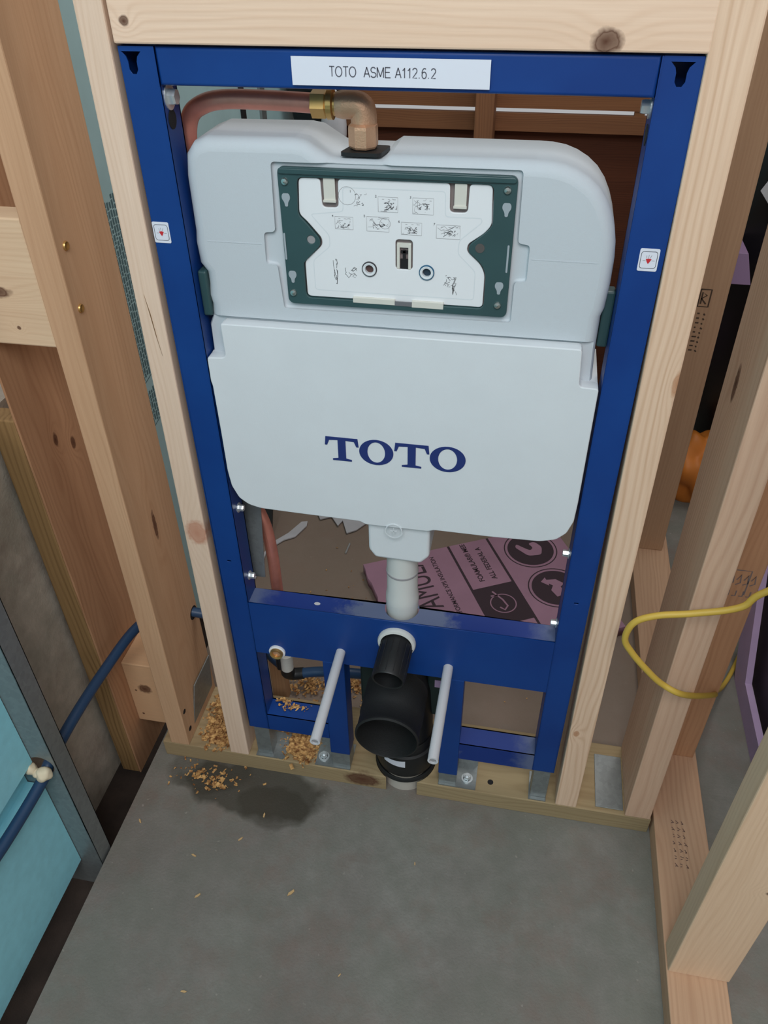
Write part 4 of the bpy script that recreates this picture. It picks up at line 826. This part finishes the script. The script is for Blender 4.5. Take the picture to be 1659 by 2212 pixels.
# ================================================================ SHAVINGS AND CHIPS
def shavings(name, label, areas, n, seed, size=(0.003, 0.012), zf=None):
    rn_ = random.Random(seed); bm = bmesh.new()
    for _ in range(n):
        (cx, cy, rx, ry, z0, h) = areas[rn_.randrange(len(areas))]
        a, q = rn_.uniform(0, 2*PI), min(1.0+0.35*(zf or 0), abs(rn_.gauss(0, 0.5+0.25*(zf or 0)))); x, y = cx+rx*q*math.cos(a), cy+ry*q*math.sin(a)
        z = z0+0.0012+h*max(0, 1-q)*rn_.random(); s = rn_.uniform(*size); wdt = s*rn_.uniform(0.3, 0.7); cur = rn_.uniform(0.2, 1.0)
        T = Matrix.Translation((x, y, z)) @ Matrix.Rotation(rn_.uniform(0, 2*PI), 4, 'Z') @ Matrix.Rotation(rn_.uniform(-0.5, 0.5), 4, 'X')
        rows = []
        for k in range(4):
            aa = (k/3-0.5)*2*cur; px_ = s/2*math.sin(aa)/max(cur, 0.3); pz = s*0.35*(1-math.cos(aa))
            rows.append([bm.verts.new(T @ Vector((px_, -wdt/2, pz))), bm.verts.new(T @ Vector((px_, wdt/2, pz)))])
        for (a1, b1_), (a2, b2_) in zip(rows, rows[1:]): bm.faces.new((a1, a2, b2_, b1_))
    k = NT(name+'_mat'); k.col(k.mix(k.ramp(k.noise(k.obj(), 160, 2), [(0.35, 0.0), (0.65, 1.0)]), lin((128, 80, 40)), lin((222, 176, 112)))); k.b.inputs['Roughness'].default_value = 0.8
    o = link(name, bm, k.m); tag(o, label, 'wood shavings', kind='stuff'); return o
shavings('wood_shavings', 'orange-brown wood shavings heaped between the two left studs on the sole plate', [(-0.325, 0.085, 0.035, 0.06, 0.038, 0.03), (-0.320, 0.03, 0.03, 0.03, 0.038, 0.014), (-0.325, 0.07, 0.04, 0.075, 0.038, 0.02)], 1300, 1)
shavings('wood_shavings', 'wood shavings on the sole plate under the left opening of the blue frame', [(-0.185, 0.07, 0.035, 0.05, 0.038, 0.018), (-0.175, 0.02, 0.035, 0.02, 0.038, 0.006), (-0.175, 0.04, 0.045, 0.05, 0.038, 0.006)], 800, 2)
shavings('wood_shavings', 'wood shavings spilled on the slab in front of the left sole plate', [(-0.345, -0.03, 0.055, 0.022, 0.0, 0.004), (-0.31, -0.045, 0.03, 0.02, 0.0, 0.006), (-0.30, -0.03, 0.09, 0.035, 0.0, 0.0)], 150, 3, (0.002, 0.009), zf=0.7)
shavings('wood_shavings', 'pale shavings on the floor behind the lower left opening', [(-0.20, 0.19, 0.06, 0.04, 0.0, 0.03), (-0.13, 0.21, 0.05, 0.04, 0.0, 0.008), (-0.06, 0.17, 0.04, 0.03, 0.0, 0.01)], 480, 4)
shavings('wood_shavings', 'pale chips lying on the lower left rail of the blue frame', [(-0.175, 0.026, 0.035, 0.012, 0.1545, 0.003), (-0.195, 0.034, 0.018, 0.006, 0.1545, 0.010)], 130, 5, (0.002, 0.006))
shavings('wood_crumbs', 'fine debris scattered over the chase floor', [(-0.15, 0.42, 0.2, 0.2, 0.0, 0.0), (0.0, 0.3, 0.35, 0.14, 0.0, 0.0)], 150, 6, (0.002, 0.006))
rn = random.Random(12)
CL = ['tiny pale chip on the slab just beyond the wet stain', 'pale chip on the slab nearest the blue foam board', 'larger pale chip in the middle of the open slab', 'tiny chip between the wet stain and the slab edge', 'lone pale chip low on the slab near the bottom left', 'pale chip on the slab right beside the dark left gap', 'tiny chip lying inside the dark wet stain', 'small chip on the slab in front of the right plate', 'tiny lone chip near the centre bottom of the slab']
spots = [(-0.30, -0.17, 0.006), (-0.27, -0.23, 0.007), (-0.13, -0.20, 0.009), (-0.235, -0.13, 0.006), (-0.24, -0.36, 0.006), (-0.41, -0.13, 0.006), (-0.21, -0.083, 0.006), (0.05, -0.12, 0.004), (-0.03, -0.30, 0.004)]
chip0 = None
for CI, (x, y, s) in enumerate(spots):
    if chip0 is None:
        bm = prism([[(-1, -0.25), (0.4, -0.35), (1, 0.05), (0.2, 0.3), (-0.8, 0.2)]], 0, 0, M=Matrix.Identity(4)); bmesh.ops.solidify(bm, geom=bm.faces[:], thickness=0.25); chip0 = link('wood_chip', bm, MAT['plywood'], origin=(0, 0, 0)); c = chip0
    else: c = chip0.copy(); C.objects.link(c)
    c.location = (x, y, 0.0004+0.25*s); c.scale = (s*0.75, s*0.75, s*0.75); c.rotation_euler = (0, 0, rn.uniform(0, 6)); tag(c, CL[CI], 'wood chip', 'loose chips on the slab')

for o in bpy.data.objects:
    if '_o' in o: del o['_o']
